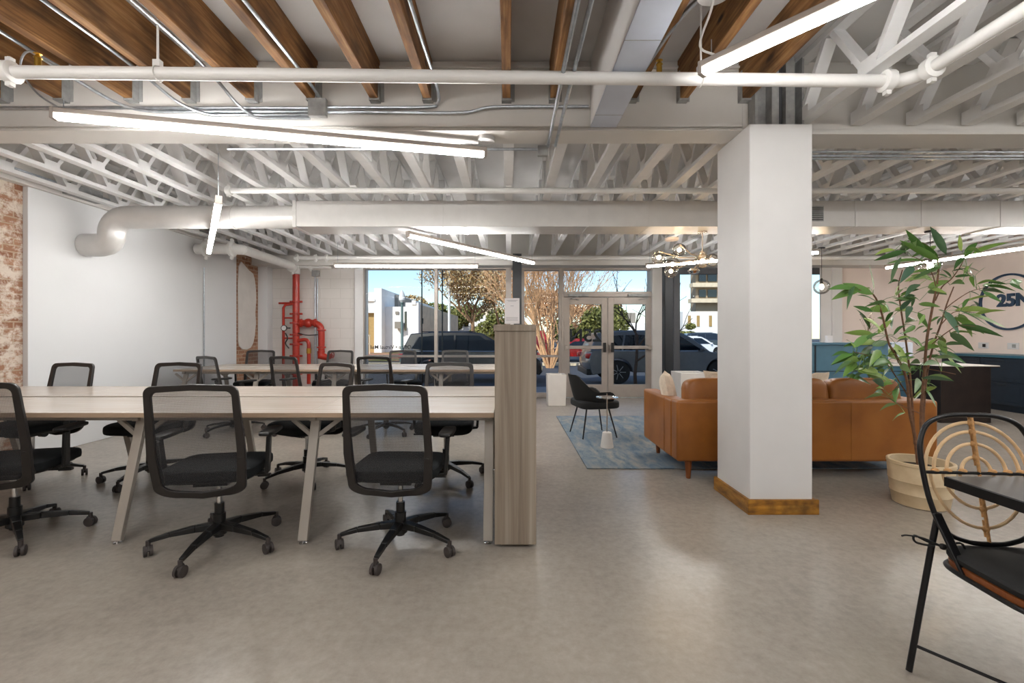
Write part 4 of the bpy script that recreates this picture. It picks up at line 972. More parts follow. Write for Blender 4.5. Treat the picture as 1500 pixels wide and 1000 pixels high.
def tree():
    Y = 3.42; px0, = (1348,); O = at(1348, 742, Y); O.z = 0
    t = thing('potted_tree', 'tall leafy green potted tree in a buff clay pot, right of the sofa', 'potted plant', O)
    W = lambda px, py, dy=0: at(px, py, Y+dy)-O
    MB().lathe([(.155,0),(.165,.006),(.178,.09),(.182,.095),(.180,.10),(.188,.18),(.192,.185),(.190,.19),(.196,.30),(.2,.305),(.2,.325),(.19,.33),(.178,.325),(.172,.26),(0,.26)], (0,0,0), 48).build('pot', 'pot', t)
    MB().lathe([(0,.262),(.165,.262),(.17,.27),(0,.275)], (0,0,0), 24).build('soil', 'soil', t)
    ch = [  # stems in px, with own depth drift
     ([(1346,690),(1340,640),(1332,600),(1328,555),(1312,520),(1301,500),(1292,460),(1279,431),(1258,424)], -.04, -.25, .011),
     ([(1352,690),(1350,640),(1350,600),(1354,545),(1358,495),(1366,450),(1372,420),(1375,392)], 0, .05, .013),
     ([(1351,640),(1356,560),(1366,510),(1378,475),(1387,445),(1397,420)], .03, .25, .009),
     ([(1340,650),(1334,560),(1327,500),(1320,455),(1316,420),(1322,395)], .02, -.12, .008),
     ([(1370,440),(1380,420),(1394,408),(1408,388),(1414,372)], .04, .1, .005),
     ([(1385,452),(1400,440),(1421,427),(1440,422),(1455,420)], .1, .3, .004),
     ([(1376,478),(1388,465),(1401,456),(1430,458)], .1, .05, .004),
     ([(1364,505),(1385,488),(1405,477),(1430,478)], .05, -.15, .004),
     ([(1330,580),(1318,560),(1296,530),(1270,520),(1250,515)], 0, -.3, .005),
     ([(1347,605),(1330,598),(1318,592),(1312,590)], 0, -.1, .004),
     ([(1358,540),(1385,545),(1400,548)], 0, -.2, .004),
     ([(1372,425),(1365,400),(1350,382),(1335,375)], .02, -.1, .004),
     ([(1375,395),(1370,370),(1350,355),(1330,352)], .05, .1, .004)]
    SP = []
    for pts, d0, d1, r in ch:
        P = [W(x, y, d0+(d1-d0)*i/(len(pts)-1)) for i, (x, y) in enumerate(pts)]; P = smooth_path(P, 4)
        MB().tube(P, [r*(1-.6*i/len(P)) for i in range(len(P))], 8).build('stem', 'bark', t); SP += P
    A = lambda ox, oy, s, L: [(ox+a/s, oy+b/s, ox+c/s, oy+d/s) for a, b, c, d in L]
    LV = A(1180,330,4.35,[(850,225,600,95),(850,215,650,80),(640,165,435,225),(570,155,440,190),(770,225,515,245),(630,100,630,160),(790,190,690,140),(690,265,600,370),(840,295,665,305),(775,335,630,360),(725,405,600,440),(600,380,565,460),(430,440,235,368),(340,412,165,475),(470,500,330,445),(1060,185,1295,110),(1015,205,1095,110),(1010,205,945,285),(990,255,1110,295),(930,330,870,280),(780,400,920,350),(920,380,1015,375),(950,325,1060,320),(1050,325,1075,395),(1080,320,1150,265),(1180,360,1285,375),(1150,385,1340,420),(1110,415,1270,435),(1130,420,1250,490),(1300,370,1391,415),(1040,420,1120,455),(1000,525,1045,465),(950,540,1205,545),(980,545,1160,640),(1040,560,1280,655),(880,575,990,640),(970,635,1260,710),(920,685,1075,800),(700,445,600,490),(705,465,565,480),(520,490,610,520),(720,500,860,520),(540,545,375,550),(560,550,500,640),(670,515,640,600),(570,545,690,550),(490,600,450,595),(430,690,245,685),(460,690,550,600),(600,690,720,770),(570,755,650,880),(820,720,705,775),(700,640,620,690),(760,640,690,680),(450,740,300,760),(300,780,430,700),(340,820,160,890),(380,860,230,890),(330,770,240,775),(480,840,340,900),(420,940,260,990),(330,930,520,990),(860,770,700,800),(720,900,600,940),(520,830,640,870),(860,830,740,850),(880,760,1000,760),(840,800,1025,880),(870,870,1010,905),(740,880,730,970),(760,970,940,990),(850,580,790,620),(860,240,800,300),(830,130,760,210),(700,130,600,150),(880,720,800,690),(560,700,640,640),(610,850,700,820)])
    LV += A(1180,470,6.25,[(1060,520,1360,550),(1200,605,985,705),(880,560,780,690),(800,570,660,610),(700,680,525,720),(740,650,640,620),(830,760,680,820),(430,300,235,400),(520,345,330,410),(640,400,490,420),(480,450,375,540),(650,460,480,490),(1020,450,870,490),(730,430,560,440),(800,430,700,360),(900,380,1000,330),(760,300,860,250),(990,420,1080,470),(640,330,760,370)])
    lf = MB(); pt = lf
    for x0, y0, x1, y1 in LV:
        near = min(SP, key=lambda s: ((s.x+O.x)/(s.y+O.y)*F+CX-x0)**2+(CY-(s.z-EYE)/(s.y+O.y)*F-y0)**2)
        dy = near.y; p = W(x0, y0, dy+rnd.uniform(-.03,.03)); q = W(x1, y1, dy+rnd.uniform(-.12,.12)); L = (q-p).length
        leaf(lf, p, q, max(.013, min(.030, L*.145)), rnd.uniform(.0,.02), rnd.choice((-1,1))*rnd.uniform(.35,1.25)); 
        if (near-p).length > .01: pt.tube([near, (near+p)/2+Vector((0,0,.008)), p], .0018, 5)
    for x0, y0, x1, y1 in list(LV)*2:
        if rnd.random() < .72:
            near = rnd.choice(SP)
            if near.z < .95: continue
            near = min(SP, key=lambda s: ((s.x+O.x)/(s.y+O.y)*F+CX-x0)**2+(CY-(s.z-EYE)/(s.y+O.y)*F-y0)**2)
            a = rnd.gauss(0,.5); ca, sa = math.cos(a), math.sin(a); dx, dy_ = (x1-x0)*.85, (y1-y0)*.85; jx, jy = rnd.gauss(0,9), rnd.gauss(0,9)
            dyp = near.y+rnd.uniform(-.1,.1); p = W(x0+jx, y0+jy, dyp); q = W(x0+jx+dx*ca-dy_*sa, y0+jy+dx*sa+dy_*ca, dyp+rnd.uniform(-.15,.15)); L = (q-p).length
            leaf(lf, p, q, max(.012, min(.028, L*.14)), rnd.uniform(0,.02), rnd.choice((-1,1))*rnd.uniform(.35,1.25)); pt.tube([near, (near+p)/2+Vector((0,0,.008)), p], .0016, 5)
    lf.build('foliage', 'leaf', t)
tree()

# ------------------------------------------------------------------ black table + rattan chair at the right edge
t = thing('table', 'black square table whose corner enters at the right edge', 'table', (2.07, 1.24, 0))
MB().box(-.45,.45,-.45,.45,.708,.745).build('tabletop', 'blacktop', t, bevel=.003); MB().box(-.452,.452,-.452,.452,.7085,.742).build('edge_band', 'blackmetal', t); MB().tube([(0.1,0,.02),(0.1,0,.707)], .035, 16).build('pole', 'blackmetal', t); MB().lathe([(.24,.001),(.24,.012),(.04,.03)], (0.1,0,0), 32).build('base', 'blackmetal', t)
def rattan_chair():
    t = thing('rattan_chair', 'folding chair with black metal frame and looped rattan back, right edge', 'chair', (1.765, 1.511, 0), R(175))
    # local: +Y faces forward (towards camera), world left = local +x
    def B(x, z): return Vector((x, -.215-(z-.745)*.16, z))
    w = .2
    hoop = [B(w*.82,.55), B(w*.95,.66), B(w,.78), B(w*.97,.86), B(w*.8,.925), B(w*.45,.955), B(0,.96), B(-w*.45,.955), B(-w*.8,.925), B(-w*.97,.86), B(-w,.78), B(-w*.95,.66), B(-w*.82,.55)]
    MB().tube(smooth_path(hoop, 5), .009, 12).build('back_hoop', 'blackmetal', t)
    m = MB(); m.tube(smooth_path([B(w*.88,.60), B(w*.7,.53), B(w*.35,.50), B(0,.495), B(-w*.35,.50), B(-w*.7,.53), B(-w*.88,.60)], 5), .0085, 10); m.tube([B(w*.98,.745), B(-w*.98,.745)], .006, 8); m.build('back_rail', 'blackmetal', t)
    def half(rx, rz, sgn, zc=.745): return [B(rx*math.cos(a), zc+sgn*rz*math.sin(a)) for a in [PI*i/20 for i in range(21)]]
    for rx, rz in ((.052,.055),(.105,.105),(.15,.15),(.18,.185)):
        MB().tube([p+Vector((0,-.012,0)) for p in half(rx, rz, 1)], .0062, 10).build('rattan_loop', 'rattan', t)
    for rx, rz in ((.06,.07),(.12,.13),(.165,.20)):
        MB().tube([p+Vector((0,-.012,0)) for p in half(rx, rz, -1)], .0058, 10).build('rattan_loop', 'rattan', t)
    m = MB()
    for zs in (.8, .85, .895, .93, .675, .615, .545): m.sphere(B(0, zs)+Vector((0,-.006,0)), .011, 10, (1.1,1.1,1.2)); m.tube([B(0,zs-.03)+Vector((0,-.01,0)), B(0,zs+.03)+Vector((0,-.01,0))], .005, 8)
    for x in (.052,.105,.15,-.052,-.105,-.15): m.sphere(B(x,.748)+Vector((0,-.006,0)), .012, 10, (1.3,1,1))
    m.tube([B(0,.50), B(0,.95)], .0055, 8); m.build('rattan_binding', 'rattanwrap', t)
    for s_ in (1, -1):
        MB().tube(smooth_path([(s_*.17,.175,.42), (s_*.17,.18,.3), (s_*.17,.19,.15), (s_*.17,.2,.009)], 5), .0095, 12).build('front_leg', 'blackmetal', t)
        MB().tube([(s_*.160,-.195,.60), (s_*.19,-.19,.46), (s_*.278,-.175,.009)], .0105, 12).build('rear_leg', 'blackmetal', t)
        MB().bar((s_*.178,-.18,.60), (s_*.175,-.06,.425), .012, .03, up=(1,0,0)).build('hinge_plate', 'blackmetal', t, bevel=.003)
    MB().tube([(.17,.196,.11), (-.17,.196,.11)], .006, 8).build('stretcher', 'blackmetal', t)
    for s_ in (1,-1): MB().tube([(s_*.259,-.178,.105), (s_*-.06,.196,.105)], .006, 8).build('stretcher', 'blackmetal', t)
    def sq(k, n=48, e=.45):
        f = lambda v: math.copysign(abs(v)**e, v)
        return [(k*.187*f(math.cos(2*PI*i/n)), k*.2*f(math.sin(2*PI*i/n))+.01) for i in range(n)]
    def slab(prof):
        m = MB(); rs = [[m.bm.verts.new((x, y, z)) for x, y in sq(k)] for k, z in prof]
        for a, b in zip(rs, rs[1:]):
            for i in range(48): m.bm.faces.new([a[i], a[(i+1) % 48], b[(i+1) % 48], b[i]])
        m.bm.faces.new(rs[0][::-1]); m.bm.faces.new(rs[-1]); return m
    MB().tube([(x, y, .425) for x, y in sq(1.0)], .0085, 10, closed=True).build('seat_ring', 'blackmetal', t)
    slab([(.9,.43),(.97,.431),(.98,.452),(.9,.457)]).build('seat_board', 'walnutleg', t)
    slab([(.9,.4575),(.98,.458),(1.0,.466),(1.0,.476),(.97,.484),(.85,.489),(.4,.492)]).build('seat_cushion', 'blackfelt', t)
    m = MB(); a = Vector((.18,-.15,.49)); m.tube(smooth_path([a, a+Vector((.04,-.02,.01)), a+Vector((.075,-.03,.025)), a+Vector((.07,-.03,.0)), a+Vector((.02,-.01,-.005))], 5), .004, 6); m.tube(smooth_path([a, a+Vector((.05,-.02,.02)), a+Vector((.1,-.03,.025)), a+Vector((.12,-.03,.022))], 5), .003, 6); m.tube(smooth_path([a, a+Vector((-.05,.01,.02)), a+Vector((-.07,.01,-.01))], 4), .004, 6); m.sphere(a, .012, 8); m.build('cushion_tie', 'blackfelt', t)
rattan_chair()

# ------------------------------------------------------------------ outside
GZ = -.25
struct(MB().box(-40, 60, YF+.35, 11.6, -.3, -.06).build('pavement_ground', 'sidewalk'))
struct(MB().box(-40, 60, 11.6, 11.8, -.35, -.08).build('kerb_ground', 'sidewalk'))
struct(MB().box(-80, 120, 11.8, 22.3, -.6, GZ).build('street_ground', 'asphalt'))
struct(MB().box(-80, 120, 22.3, 23.2, -.6, GZ+.12).build('far_kerb_ground', 'kerb'))
struct(MB().box(-80, 120, 23.2, 30, -.6, GZ+.02).build('car_park_ground', 'asphalt'))
struct(MB().box(-80, -.5, 30, 160, -.6, GZ+.10).build('lawn_ground', 'paving'))
struct(MB().box(-.5, 120, 30, 160, -.6, GZ+.03).build('far_car_park_ground', 'asphalt'))
struct(MB().box(-14, -3.2, 25.5, 29.9, -.2, GZ+.06).build('brick_path_ground', 'paving'))
def car(name, label, cat, x, y, L, H, W, paint, kind='suv', flip=1, rz=0, trim=True, gz=GZ):
    t = thing(name, label, cat, (x, y, gz), rz if flip > 0 else rz+PI)
    hl = L/2; wr = .345 if H > 1.5 else .32; fw, rw = hl-.88, -hl+.92; zc = .30; belt = H*.60; bb = .26
    def wheelarc(cx): return [(cx+(wr+.06)*math.cos(a), wr+(wr+.06)*math.sin(a)) for a in [PI-PI*i/12 for i in range(13)]]
    def fix(p): return [(u, max(v, bb)) for u, v in p]
    nose = belt-.12
    if kind == 'suv': top = [(hl-.02, .50), (hl-.05, nose-.16), (hl-.22, nose-.03), (hl-1.15, belt+.01), (-hl+.12, belt+.05), (-hl+.02, belt-.15), (-hl, .6), (-hl+.06, .35)]
    else: top = [(hl-.02, .46), (hl-.06, nose-.14), (hl-.3, nose-.02), (hl-1.2, belt+.0), (-hl+.35, belt+.04), (-hl+.05, belt-.02), (-hl, .62), (-hl+.06, .35)]
    poly = [(-hl+.1, bb)]+fix(wheelarc(rw))+fix(wheelarc(fw))+[(hl-.08, bb), (hl, .36)]+top
    m = MB(); yl = [-W/2, -W/2+.06, W/2-.06, W/2]; sc = [.985, 1, 1, .985]
    n = len(poly); rings = []
    for yy, k in zip((-W/2, -W*.30, W*.30, W/2), (.97, 1, 1, .97)):
        rings.append([m.bm.verts.new((u*k if abs(u) > hl-.6 else u, yy*(1-.05*max(0,(v-belt*.75)/(belt*.4))), v)) for u, v in poly])
    for a, b in zip(rings, rings[1:]):
        for i in range(n): m.bm.faces.new([a[i], a[(i+1) % n], b[(i+1) % n], b[i]])
    m.bm.faces.new(rings[0][::-1]); m.bm.faces.new(rings[-1])
    m.build('body', paint, t, bevel=.02, seg=3)
    if kind == 'suv': cab = [(hl-1.12, belt-.01), (hl-1.55, belt+(H-belt)*.55), (hl-1.95, H-.06), (hl-2.5, H), (-hl+1.0, H-.015), (-hl+.35, H-.07), (-hl+.16, belt+.18), (-hl+.1, belt)]
    else: cab = [(hl-1.1, belt-.02), (hl-1.6, belt+(H-belt)*.6), (hl-2.0, H-.04), (hl-2.5, H), (-hl+1.5, H-.02), (-hl+.9, H-.16), (-hl+.35, belt+.03), (-hl+.3, belt-.02)]
    wf = lambda z: W*(.48-.10*(z-belt)/(H-belt))
    m = MB(); n = len(cab); a = [m.bm.verts.new((u, -wf(v), v)) for u, v in cab]; b = [m.bm.verts.new((u, wf(v), v)) for u, v in cab]
    for i in range(n): m.bm.faces.new([a[i], a[(i+1) % n], b[(i+1) % n], b[i]])
    m.bm.faces.new(a[::-1]); m.bm.faces.new(b); m.build('cabin', paint, t, bevel=.03, seg=3)
    zb, zt_ = belt+.05, H-.13
    xf0, xf1 = hl-1.38, hl-2.02; xr0, xr1 = (-hl+.42, -hl+.62) if kind == 'suv' else (-hl+.75, -hl+1.2)
    cuts = [xr0+(.62 if kind == 'suv' else .3), (xf0+xr0)/2-.05]
    def win(poly2):
        for sd in (-1, 1):
            m = MB(); o0 = [(u, sd*(wf(v)+.003), v) for u, v in poly2]; o1 = [(u, sd*(wf(v)-.02), v) for u, v in poly2]; k = len(poly2)
            m.faces(o0+o1, [tuple(range(k)), tuple(range(k, 2*k))[::-1]]+[(i, (i+1) % k, k+(i+1) % k, k+i) for i in range(k)]); m.build('side_window', 'glassdark', t)
    win([(cuts[1]+.03, zb), (xf0, zb+.0), (xf1, zt_), (cuts[1]+.03, zt_+.01)])
    win([(cuts[0]+.03, zb), (cuts[1]-.03, zb), (cuts[1]-.03, zt_+.01), (cuts[0]+.13, zt_)])
    win([(xr0, zb+.06), (cuts[0]-.03, zb), (cuts[0]+.07, zt_), (xr1, zt_-.04)])
    m = MB(); P = [(hl-1.19, belt+.04), (hl-1.55, belt+(H-belt)*.55+.01), (hl-1.88, H-.09)] if kind == 'suv' else [(hl-1.2, belt+.04), (hl-1.6, belt+(H-belt)*.6+.01), (hl-1.95, H-.07)]
    for sgn in (1,):
        v0 = [(u+.012, s_*(wf(v)-.07), v+.008) for u, v in P for s_ in (-1, 1)]; m.faces(v0, [(0,1,3,2),(2,3,5,4)])
    m.build('windscreen', 'glassdark', t)
    if trim:
        m = MB()
        for sd in (-1, 1): m.tube([(xr0-.03, sd*(wf(zb)+.006), zb+.04), (xr0+.1, sd*(wf(zb)+.006), zb-.015), (xf0+.02, sd*(wf(zb)+.006), zb-.02)], .007, 6); m.tube([(xr0-.03, sd*(wf(zb)+.006), zb+.04), (xr1-.02, sd*(wf(zt_)+.006), zt_-.02)], .007, 6)
        m.build('chrome_trim', 'chrome', t)
    for cx in (fw, rw):
        for sd in (-1, 1):
            yc = sd*(W/2-.13); m = MB(); m.lathe([(wr*.6,-.1),(wr*.95,-.1),(wr,-.08),(wr,.08),(wr*.95,.1),(wr*.6,.1)], (cx,yc,wr), 28, 'Y'); w_ = m.build('wheel', 'tyre', t)
            m = MB(); yo = yc+sd*.085; m.lathe([(wr*.62,-.01),(wr*.66,0),(wr*.62,.012)], (cx,yo,wr), 28, 'Y'); m.lathe([(.0,-.01),(.05,-.01),(.05,.014),(0,.014)], (cx,yo,wr), 14, 'Y')
            for k in range(7): a = 2*PI*k/7; m.bar((cx+.04*math.cos(a),yo,wr+.04*math.sin(a)), (cx+wr*.63*math.cos(a),yo,wr+wr*.63*math.sin(a)), .02, .05, up=(0,1,0))
            m.build('rim', 'rim', w_)
    for sd in (-1, 1):
        MB().cushion((hl-1.42, sd*(W/2+.06), belt+.08), (.12,.17,.12), .5, 8).build('wing_mirror', paint, t)
        MB().cushion((hl-.2, sd*(W/2-.22), nose-.12), (.34,.3,.12), .5, 8).build('headlight', 'rim', t)
        MB().cushion((-hl+.1, sd*(W/2-.18), belt-.12), (.26,.26,.16), .5, 8).build('tail_light', 'carred' , t)
    m = MB(); m.box(-hl-.005, -hl+.15, -W/2+.05, W/2-.05, .26, .44); m.build('rear_bumper', 'blackplastic', t, bevel=.02)
    m = MB(); [m.tube([(xr0+.25, s_*W*.34, H-.005), (xf1-.2, s_*W*.34, H+.0)], .015, 6) for s_ in (-1,1)]; m.build('roof_rail', 'blackplastic' if not trim else paint, t)
    return t
sY = 15.1; car('car', 'black-blue SUV parked outside the left window', 'car', (690-CX)/47.2, sY, 4.55, 1.62, 1.85, 'carblack')
car('car', 'slate grey crossover parked outside the glass doors', 'car', (980-CX)/50.5, 14.15, 4.75, 1.56, 1.85, 'cargrey', gz=-.17)
car('car', 'red low car parked across the street behind the multi-stemmed tree', 'car', (848-CX)/26.2, 25.9, 4.6, 1.28, 1.8, 'carred', 'sedan', flip=-1)
car('car', 'red boxy off-roader far across the street left of the tan tree', 'car', (782-CX)/19.5, 34.5, 4.2, 1.85, 1.8, 'carred', 'suv', rz=R(90), trim=False)
car('car', 'white saloon in the car park behind the grey crossover', 'car', (1018-CX)/22.0, 31.0, 4.6, 1.42, 1.8, 'carwhite', 'sedan', rz=R(15))
car('car', 'dark blue SUV in the far car park beyond the white saloon', 'car', (1052-CX)/17.0, 41.0, 4.7, 1.7, 1.85, 'cardark', 'suv', rz=R(-8))
car('car', 'dark saloon in the far car park, left of the dark blue SUV', 'car', (975-CX)/17.5, 38.0, 4.5, 1.45, 1.8, 'cardark', 'sedan')
car('car', 'white saloon far off seen through the right glass door', 'car', (905-CX)/16.5, 41.5, 4.5, 1.45, 1.8, 'carwhite', 'sedan')
# buildings
def bx(t, nm, mat, px0, px1, py0, py1, Y, depth, ref, bev=0, zb=None):
    s_ = F/Y; x0, x1 = (px0-CX)/s_, (px1-CX)/s_; z1 = EYE-(py0-CY)/s_; z0 = EYE-(py1-CY)/s_ if zb is None else zb
    return MB().box(x0-ref[0], x1-ref[0], Y-ref[1], Y+depth-ref[1], z0, z1).build(nm, mat, t, bevel=bev)
gz2 = GZ+.1
ref = ((570-CX)/F*36, 36); t = thing('building', 'white stucco building with a tan roller door across the street, left', 'building', (ref[0], ref[1], 0))
bx(t, 'wall', 'bwhite', 505, 534, 428, 0, 36, 10, ref, zb=gz2); bx(t, 'wall', 'bwhite', 534, 548, 428, 458, 36, 10, ref); bx(t, 'wall', 'bwhite', 548, 559, 422, 0, 35.9, 12, ref, zb=gz2)
bx(t, 'roller_door', 'tan', 534, 548, 458, 0, 36.4, .2, ref, zb=gz2); bx(t, 'parapet', 'bwhite', 500, 549, 438, 441, 35.8, .2, ref)
bx(t, 'upper_wall', 'bgrey', 559.1, 583, 432, 452, 40, 6, ref); bx(t, 'wall', 'bwhite', 560, 598, 449, 0, 37, 10, ref, zb=gz2); bx(t, 'wall', 'bwhite', 594, 613, 443, 0, 36.9, 12, ref, zb=gz2)  # upper wall's grey puts the gable's shade into its colour
bx(t, 'wall', 'bwhite', 603, 609, 440, 446, 36.8, 12, ref); bx(t, 'arched_window', 'glassdark', 592.5, 595.5, 456, 484, 36.85, .1, ref); bx(t, 'air_conditioner', 'bgrey', 578, 588, 471, 481, 36.2, .7, ref); bx(t, 'vent', 'bgrey', 579, 584, 456, 460, 36.9, .05, ref)
m = MB(); x0, x1 = (613.2-CX)/18., (645-CX)/18.
m.faces([(x0-ref[0],1.5,gz2),(x1-ref[0],14,gz2),(x1-ref[0],14,3.3),(x0-ref[0],1.5,3.75),(x0-ref[0]-.3,1.6,gz2),(x1-ref[0]-.3,14.5,gz2),(x1-ref[0]-.3,14.5,3.3),(x0-ref[0]-.3,1.6,3.75)],[(0,1,2,3),(4,7,6,5),(3,2,6,7),(0,3,7,4),(1,5,6,2),(0,4,5,1)])
m.build('side_wall', 'bbeige', t)
for px in (617, 628): bx(t, 'window', 'glassdark', px, px+3, 466, 474, 38.0+ (px-617)*.33, .06, ref)
m = MB(); ox, oy = (541-CX)/19-ref[0], -2.5
for x in (-.5,-.25,0,.25,.5): m.box(ox+x-.03, ox+x+.03, oy, oy+.05, gz2, gz2+1.4)
m.box(ox-.55, ox+.55, oy, oy+.05, gz2+1.3, gz2+1.42); m.box(ox-.55, ox+.55, oy, oy+.05, gz2+.7, gz2+.78); m.build('gate', 'bbeige', t)
ref = ((1075-CX)/F*70, 70); t = thing('building', 'beige multi-storey building with banded balconies at the right window', 'building', (ref[0], ref[1], 0))
bx(t, 'wall', 'tanwall', 1019, 1130, 400, 0, 70, 2, ref, zb=gz2)
for y0, y1, x0 in ((393,399,1012),(414,420,1015),(437,443,1013)): bx(t, 'balcony_slab', 'bbeige', x0, 1130, y0, y1, 68.5, 1.4, ref)
for i, (a, b) in enumerate(((1024,1034),(1037,1050),(1054,1066))): bx(t, 'window', 'glassdark', a, b, 402, 412, 69.8, .15, ref); bx(t, 'window', 'glassdark', a, b, 424, 435, 69.8, .15, ref)
ref = ((1050-CX)/F*55, 55); t = thing('building', 'low white building with tall narrow openings at the right window', 'building', (ref[0], ref[1], 0))
bx(t, 'wall', 'bwhite', 1000, 1100, 456, 0, 55, 10, ref, zb=gz2)
for a in (1008, 1021, 1039, 1056): bx(t, 'opening', 'tan', a, a+4, 462, 478, 54.9, .09, ref)
ref = ((922-CX)/F*60, 60); t = thing('building', 'small grey box building seen through the right glass door', 'building', (ref[0], ref[1], 0))
bx(t, 'tower', 'bgrey', 913, 931, 458, 0, 60, 8, ref, zb=gz2); bx(t, 'wall', 'bwhite', 900, 955, 473, 0, 58, 1.9, ref, zb=gz2)
ref = ((710-CX)/F*60, 60); t = thing('building', 'pale distant building behind the autumn tree', 'building', (ref[0], ref[1], 0))
bx(t, 'wall', 'bwhite', 650, 770, 462, 0, 60, 8, ref, zb=gz2); bx(t, 'upper_wall', 'bbeige', 705, 735, 448, 461.9, 61, 5, ref)
for a in (664, 680, 742): bx(t, 'window', 'glassdark', a, a+6, 470, 478, 59.9, .09, ref)
# posts
t = thing('street_lamp', 'green-grey street lamp with acorn globe outside the left window', 'street lamp', ((589-CX)/F*24, 24, GZ+.02))
MB().lathe([(.14,0),(.14,.5),(.075,.6),(.06,3.1),(.09,3.14),(.09,3.2)], (0,0,0), 16).build('post', 'teapost', t); MB().lathe([(.08,3.2),(.17,3.32),(.17,3.5),(.1,3.72),(.02,3.85)], (0,0,0), 18).build('globe', 'paint', t)
t = thing('pole', 'slim white pole in front of the autumn tree', 'pole', ((658-CX)/F*27, 27, GZ+.02)); MB().tube([(0,0,0),(0,0,7.5)], .08, 10).build('shaft', 'paint', t)
for px, l_ in ((618,'thin dark pole outside the left half of the window'), (648,'thin dark pole outside just right of the window mullion')):
    tag(MB().tube([((px-CX)/F*11, 11, -.06), ((px-CX)/F*11, 11, 3.6)], .016, 8).build('canopy_post', 'darksteel'), l_, 'post')
# trees
def branchy(name, label, cat, px, Y, h, mat, r0, stems, spread, depth, kids, leafmat=None, leaves=0, lsize=.1, seed=1, cone=.55, twig=.5, base_z=GZ+.02, rmin=.006):
    rg = random.Random(seed); t = thing(name, label, cat, ((px-CX)/F*Y, Y, base_z)); m = MB(); tips = []
    def grow(p, d, L, r, lv):
        n = 4; pts = [p]; q = p.copy(); dd = d.copy()
        for i in range(n):
            dd = (dd+Vector((rg.gauss(0,.1), rg.gauss(0,.1), rg.gauss(.03,.06)))).normalized(); q = q+dd*L/n; pts.append(q.copy())
        m.tube(pts, [max(rmin*.7, r*(1-.45*i/n)) for i in range(n+1)], 5 if lv else 8)
        tips.extend(pts[1:] if lv >= depth-1 else [])
        if lv < depth:
            for i in range(kids):
                a = pts[rg.randint(2, n)]; ax = Vector((rg.gauss(0,1), rg.gauss(0,1), rg.gauss(.1,.6))).normalized()
                grow(a, (dd+ax*cone).normalized(), L*rg.uniform(.55,.85), max(rmin, r*.55), lv+1)
    for i in range(stems):
        a = 2*PI*i/stems+rg.uniform(-.3,.3); s_ = spread*rg.uniform(.4,1) if stems > 1 else 0
        grow(Vector((.25*s_*math.cos(a), .25*s_*math.sin(a), 0)), Vector((s_*math.cos(a), s_*math.sin(a), 1)).normalized(), h*.42*rg.uniform(.85,1.1), r0, 0)
    m.build('trunk_and_branches', mat, t)
    if leaves:
        l = MB()
        for i in range(leaves):
            p = rg.choice(tips)+Vector((rg.gauss(0,.2), rg.gauss(0,.2), rg.gauss(0,.2))); a = Vector((rg.gauss(0,1), rg.gauss(0,1), rg.gauss(0,1))).normalized()*lsize; b = a.cross(Vector((rg.gauss(0,1), rg.gauss(0,1), 1))).normalized()*lsize*.5
            l.faces([p-a, p+b, p+a, p-b], [(0,1,2,3)])
        l.build('foliage', leafmat, t)
    return t
branchy('tree', 'multi-stemmed tan crape myrtle tree between the column and the glass doors', 'tree', 806, 20.8, 7.2, 'palebranch', .05, 17, .62, 4, 3, 'twigleaf', 5000, .045, 3, .45, rmin=.007, base_z=GZ)
branchy('tree', 'bare spreading tree with dry yellow leaves behind the dark SUV', 'tree', 690, 29.0, 7.0, 'midbranch', .16, 1, 0, 4, 5, 'oakleaf', 9000, .085, 11, .8, rmin=.012)
branchy('tree', 'tall bare tree with pale leaves between the autumn tree and the myrtle', 'tree', 742, 33.0, 8.0, 'midbranch', .15, 2, .3, 4, 4, 'oakleaf', 5000, .09, 5, .7, rmin=.012)
branchy('tree', 'slim bare dark street tree right outside the right glass door', 'tree', 931, 12.6, 3.3, 'darkbranch', .055, 1, 0, 3, 4, None, 0, .1, 21, .75, rmin=.008, base_z=-.17)
def bush(label, px, Y, rx, rz_, zc, n, mat='greenleaf', seed=1, ls=.16):
    rg = random.Random(seed); t = thing('tree', label, 'tree', ((px-CX)/F*Y, Y, GZ+.1 if px < 730 else GZ+.03)); MB().tube([(0,0,0),(.05,0,zc*.6),(0,0,zc)], [.18,.13,.08], 8).build('trunk', 'darkbranch', t); l = MB()
    blobs = [(Vector((rg.gauss(0,.45)*rx, rg.gauss(0,.4)*rx, zc+rg.gauss(0,.4)*rz_)), rg.uniform(.35,.6)) for _ in range(9)]+[(Vector((0,0,zc)), .8)]
    for i in range(n):
        c, k = rg.choice(blobs); d = Vector((rg.gauss(0,1), rg.gauss(0,1), rg.gauss(0,1))).normalized()*rg.uniform(.75,1.02)*k; p = c+Vector((d.x*rx, d.y*rx, d.z*rz_)); p.z = max(p.z, .15)
        a = Vector((rg.gauss(0,1), rg.gauss(0,1), rg.gauss(0,1))).normalized()*ls; b = a.cross(Vector((rg.gauss(0,1), rg.gauss(0,1), 1))).normalized()*ls*.6; l.faces([p-a, p+b, p+a, p-b], [(0,1,2,3)])
    l.build('foliage', mat, t)
bush('sunlit round green tree seen through the left glass door', 872, 38, 1.7, 1.6, 2.1, 6500, seed=2)
bush('dark green bushy tree left of the small grey box building', 893, 46, 1.8, 2.0, 3.2, 5000, seed=3)
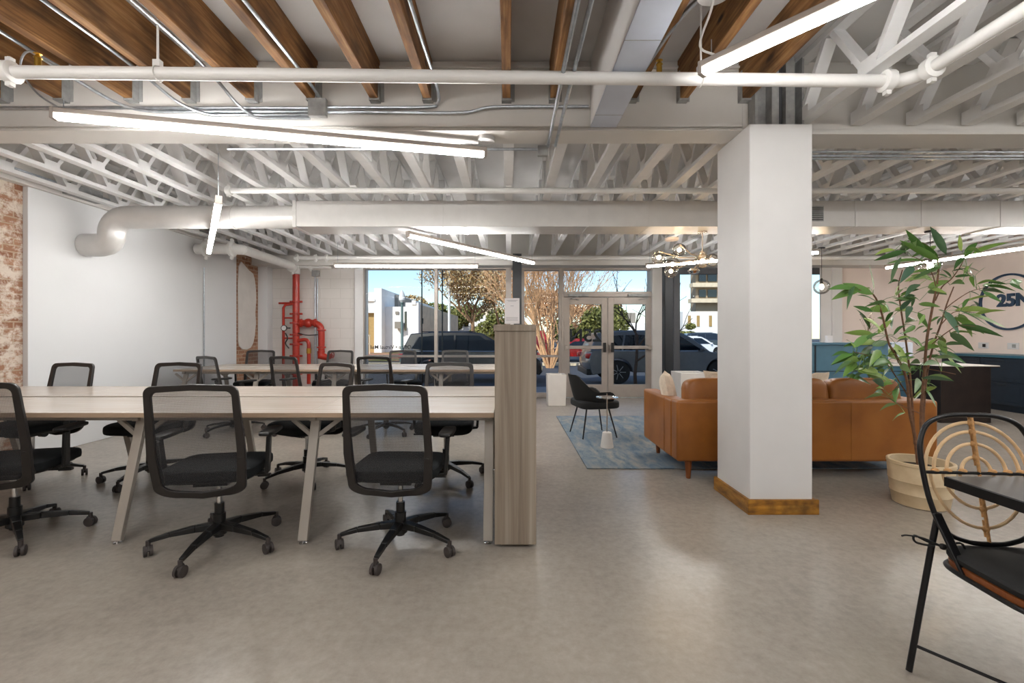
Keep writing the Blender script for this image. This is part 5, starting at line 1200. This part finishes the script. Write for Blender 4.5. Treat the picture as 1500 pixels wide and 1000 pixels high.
bush('yellow-green tree behind the white stucco building roof', 605, 57, 3.2, 2.0, 4.0, 7000, 'oakleaf', seed=4, ls=.2)
bush('green shrub mass at the foot of the autumn tree', 728, 42, 1.8, 1.4, 1.5, 5000, seed=5)
bush('olive tree behind the white building side wall', 655, 55, 3.5, 2.0, 3.4, 7000, seed=6, ls=.2)
bush('olive tree at the left edge of the right-hand window', 1003, 50, 1.3, .8, 1.2, 3500, seed=8)
bush('pale leafless tree behind the myrtle', 830, 52, 5.0, 2.8, 4.2, 9000, 'twigleaf', seed=9, ls=.14)

# ------------------------------------------------------------------ light, world, camera
w = bpy.data.worlds.new('World'); bpy.context.scene.world = w; w.use_nodes = True; nt = w.node_tree; bg = nt.nodes['Background']
sky = nt.nodes.new('ShaderNodeTexSky'); sky.sky_type = 'NISHITA'; sky.sun_disc = False; sky.sun_elevation = R(36); sky.sun_rotation = R(205); sky.air_density = 1.0; sky.dust_density = .25; sky.ozone_density = 2
nt.links.new(sky.outputs[0], bg.inputs[0]); bg.inputs[1].default_value = .19
sun = bpy.data.lights.new('Sun', 'SUN'); sun.energy = 4.4; sun.angle = R(.6); sun.color = (1, .93, .82); so = bpy.data.objects.new('Sun', sun); COL.objects.link(so)
d = Vector((.42, .78, -.62)); so.rotation_euler = d.to_track_quat('-Z', 'Y').to_euler(); so.location = (-10, -20, 20)
cam = bpy.data.cameras.new('Camera'); co = bpy.data.objects.new('Camera', cam); COL.objects.link(co); co.location = (0,0,EYE); co.rotation_euler = (R(90),0,0)
cam.sensor_width = 36; cam.lens = 36*F/1500; cam.shift_x = 5/1500; cam.shift_y = -10/1500; cam.clip_start = .05; cam.clip_end = 500
sc = bpy.context.scene; sc.camera = co
vs = sc.view_settings; vs.view_transform = 'Standard'; vs.look = 'None'; vs.gamma = 1; vs.use_curve_mapping = False; vs.exposure = 0.0
sc.cycles.max_bounces = 10; sc.cycles.diffuse_bounces = 6; sc.cycles.transparent_max_bounces = 24; sc.cycles.glossy_bounces = 4
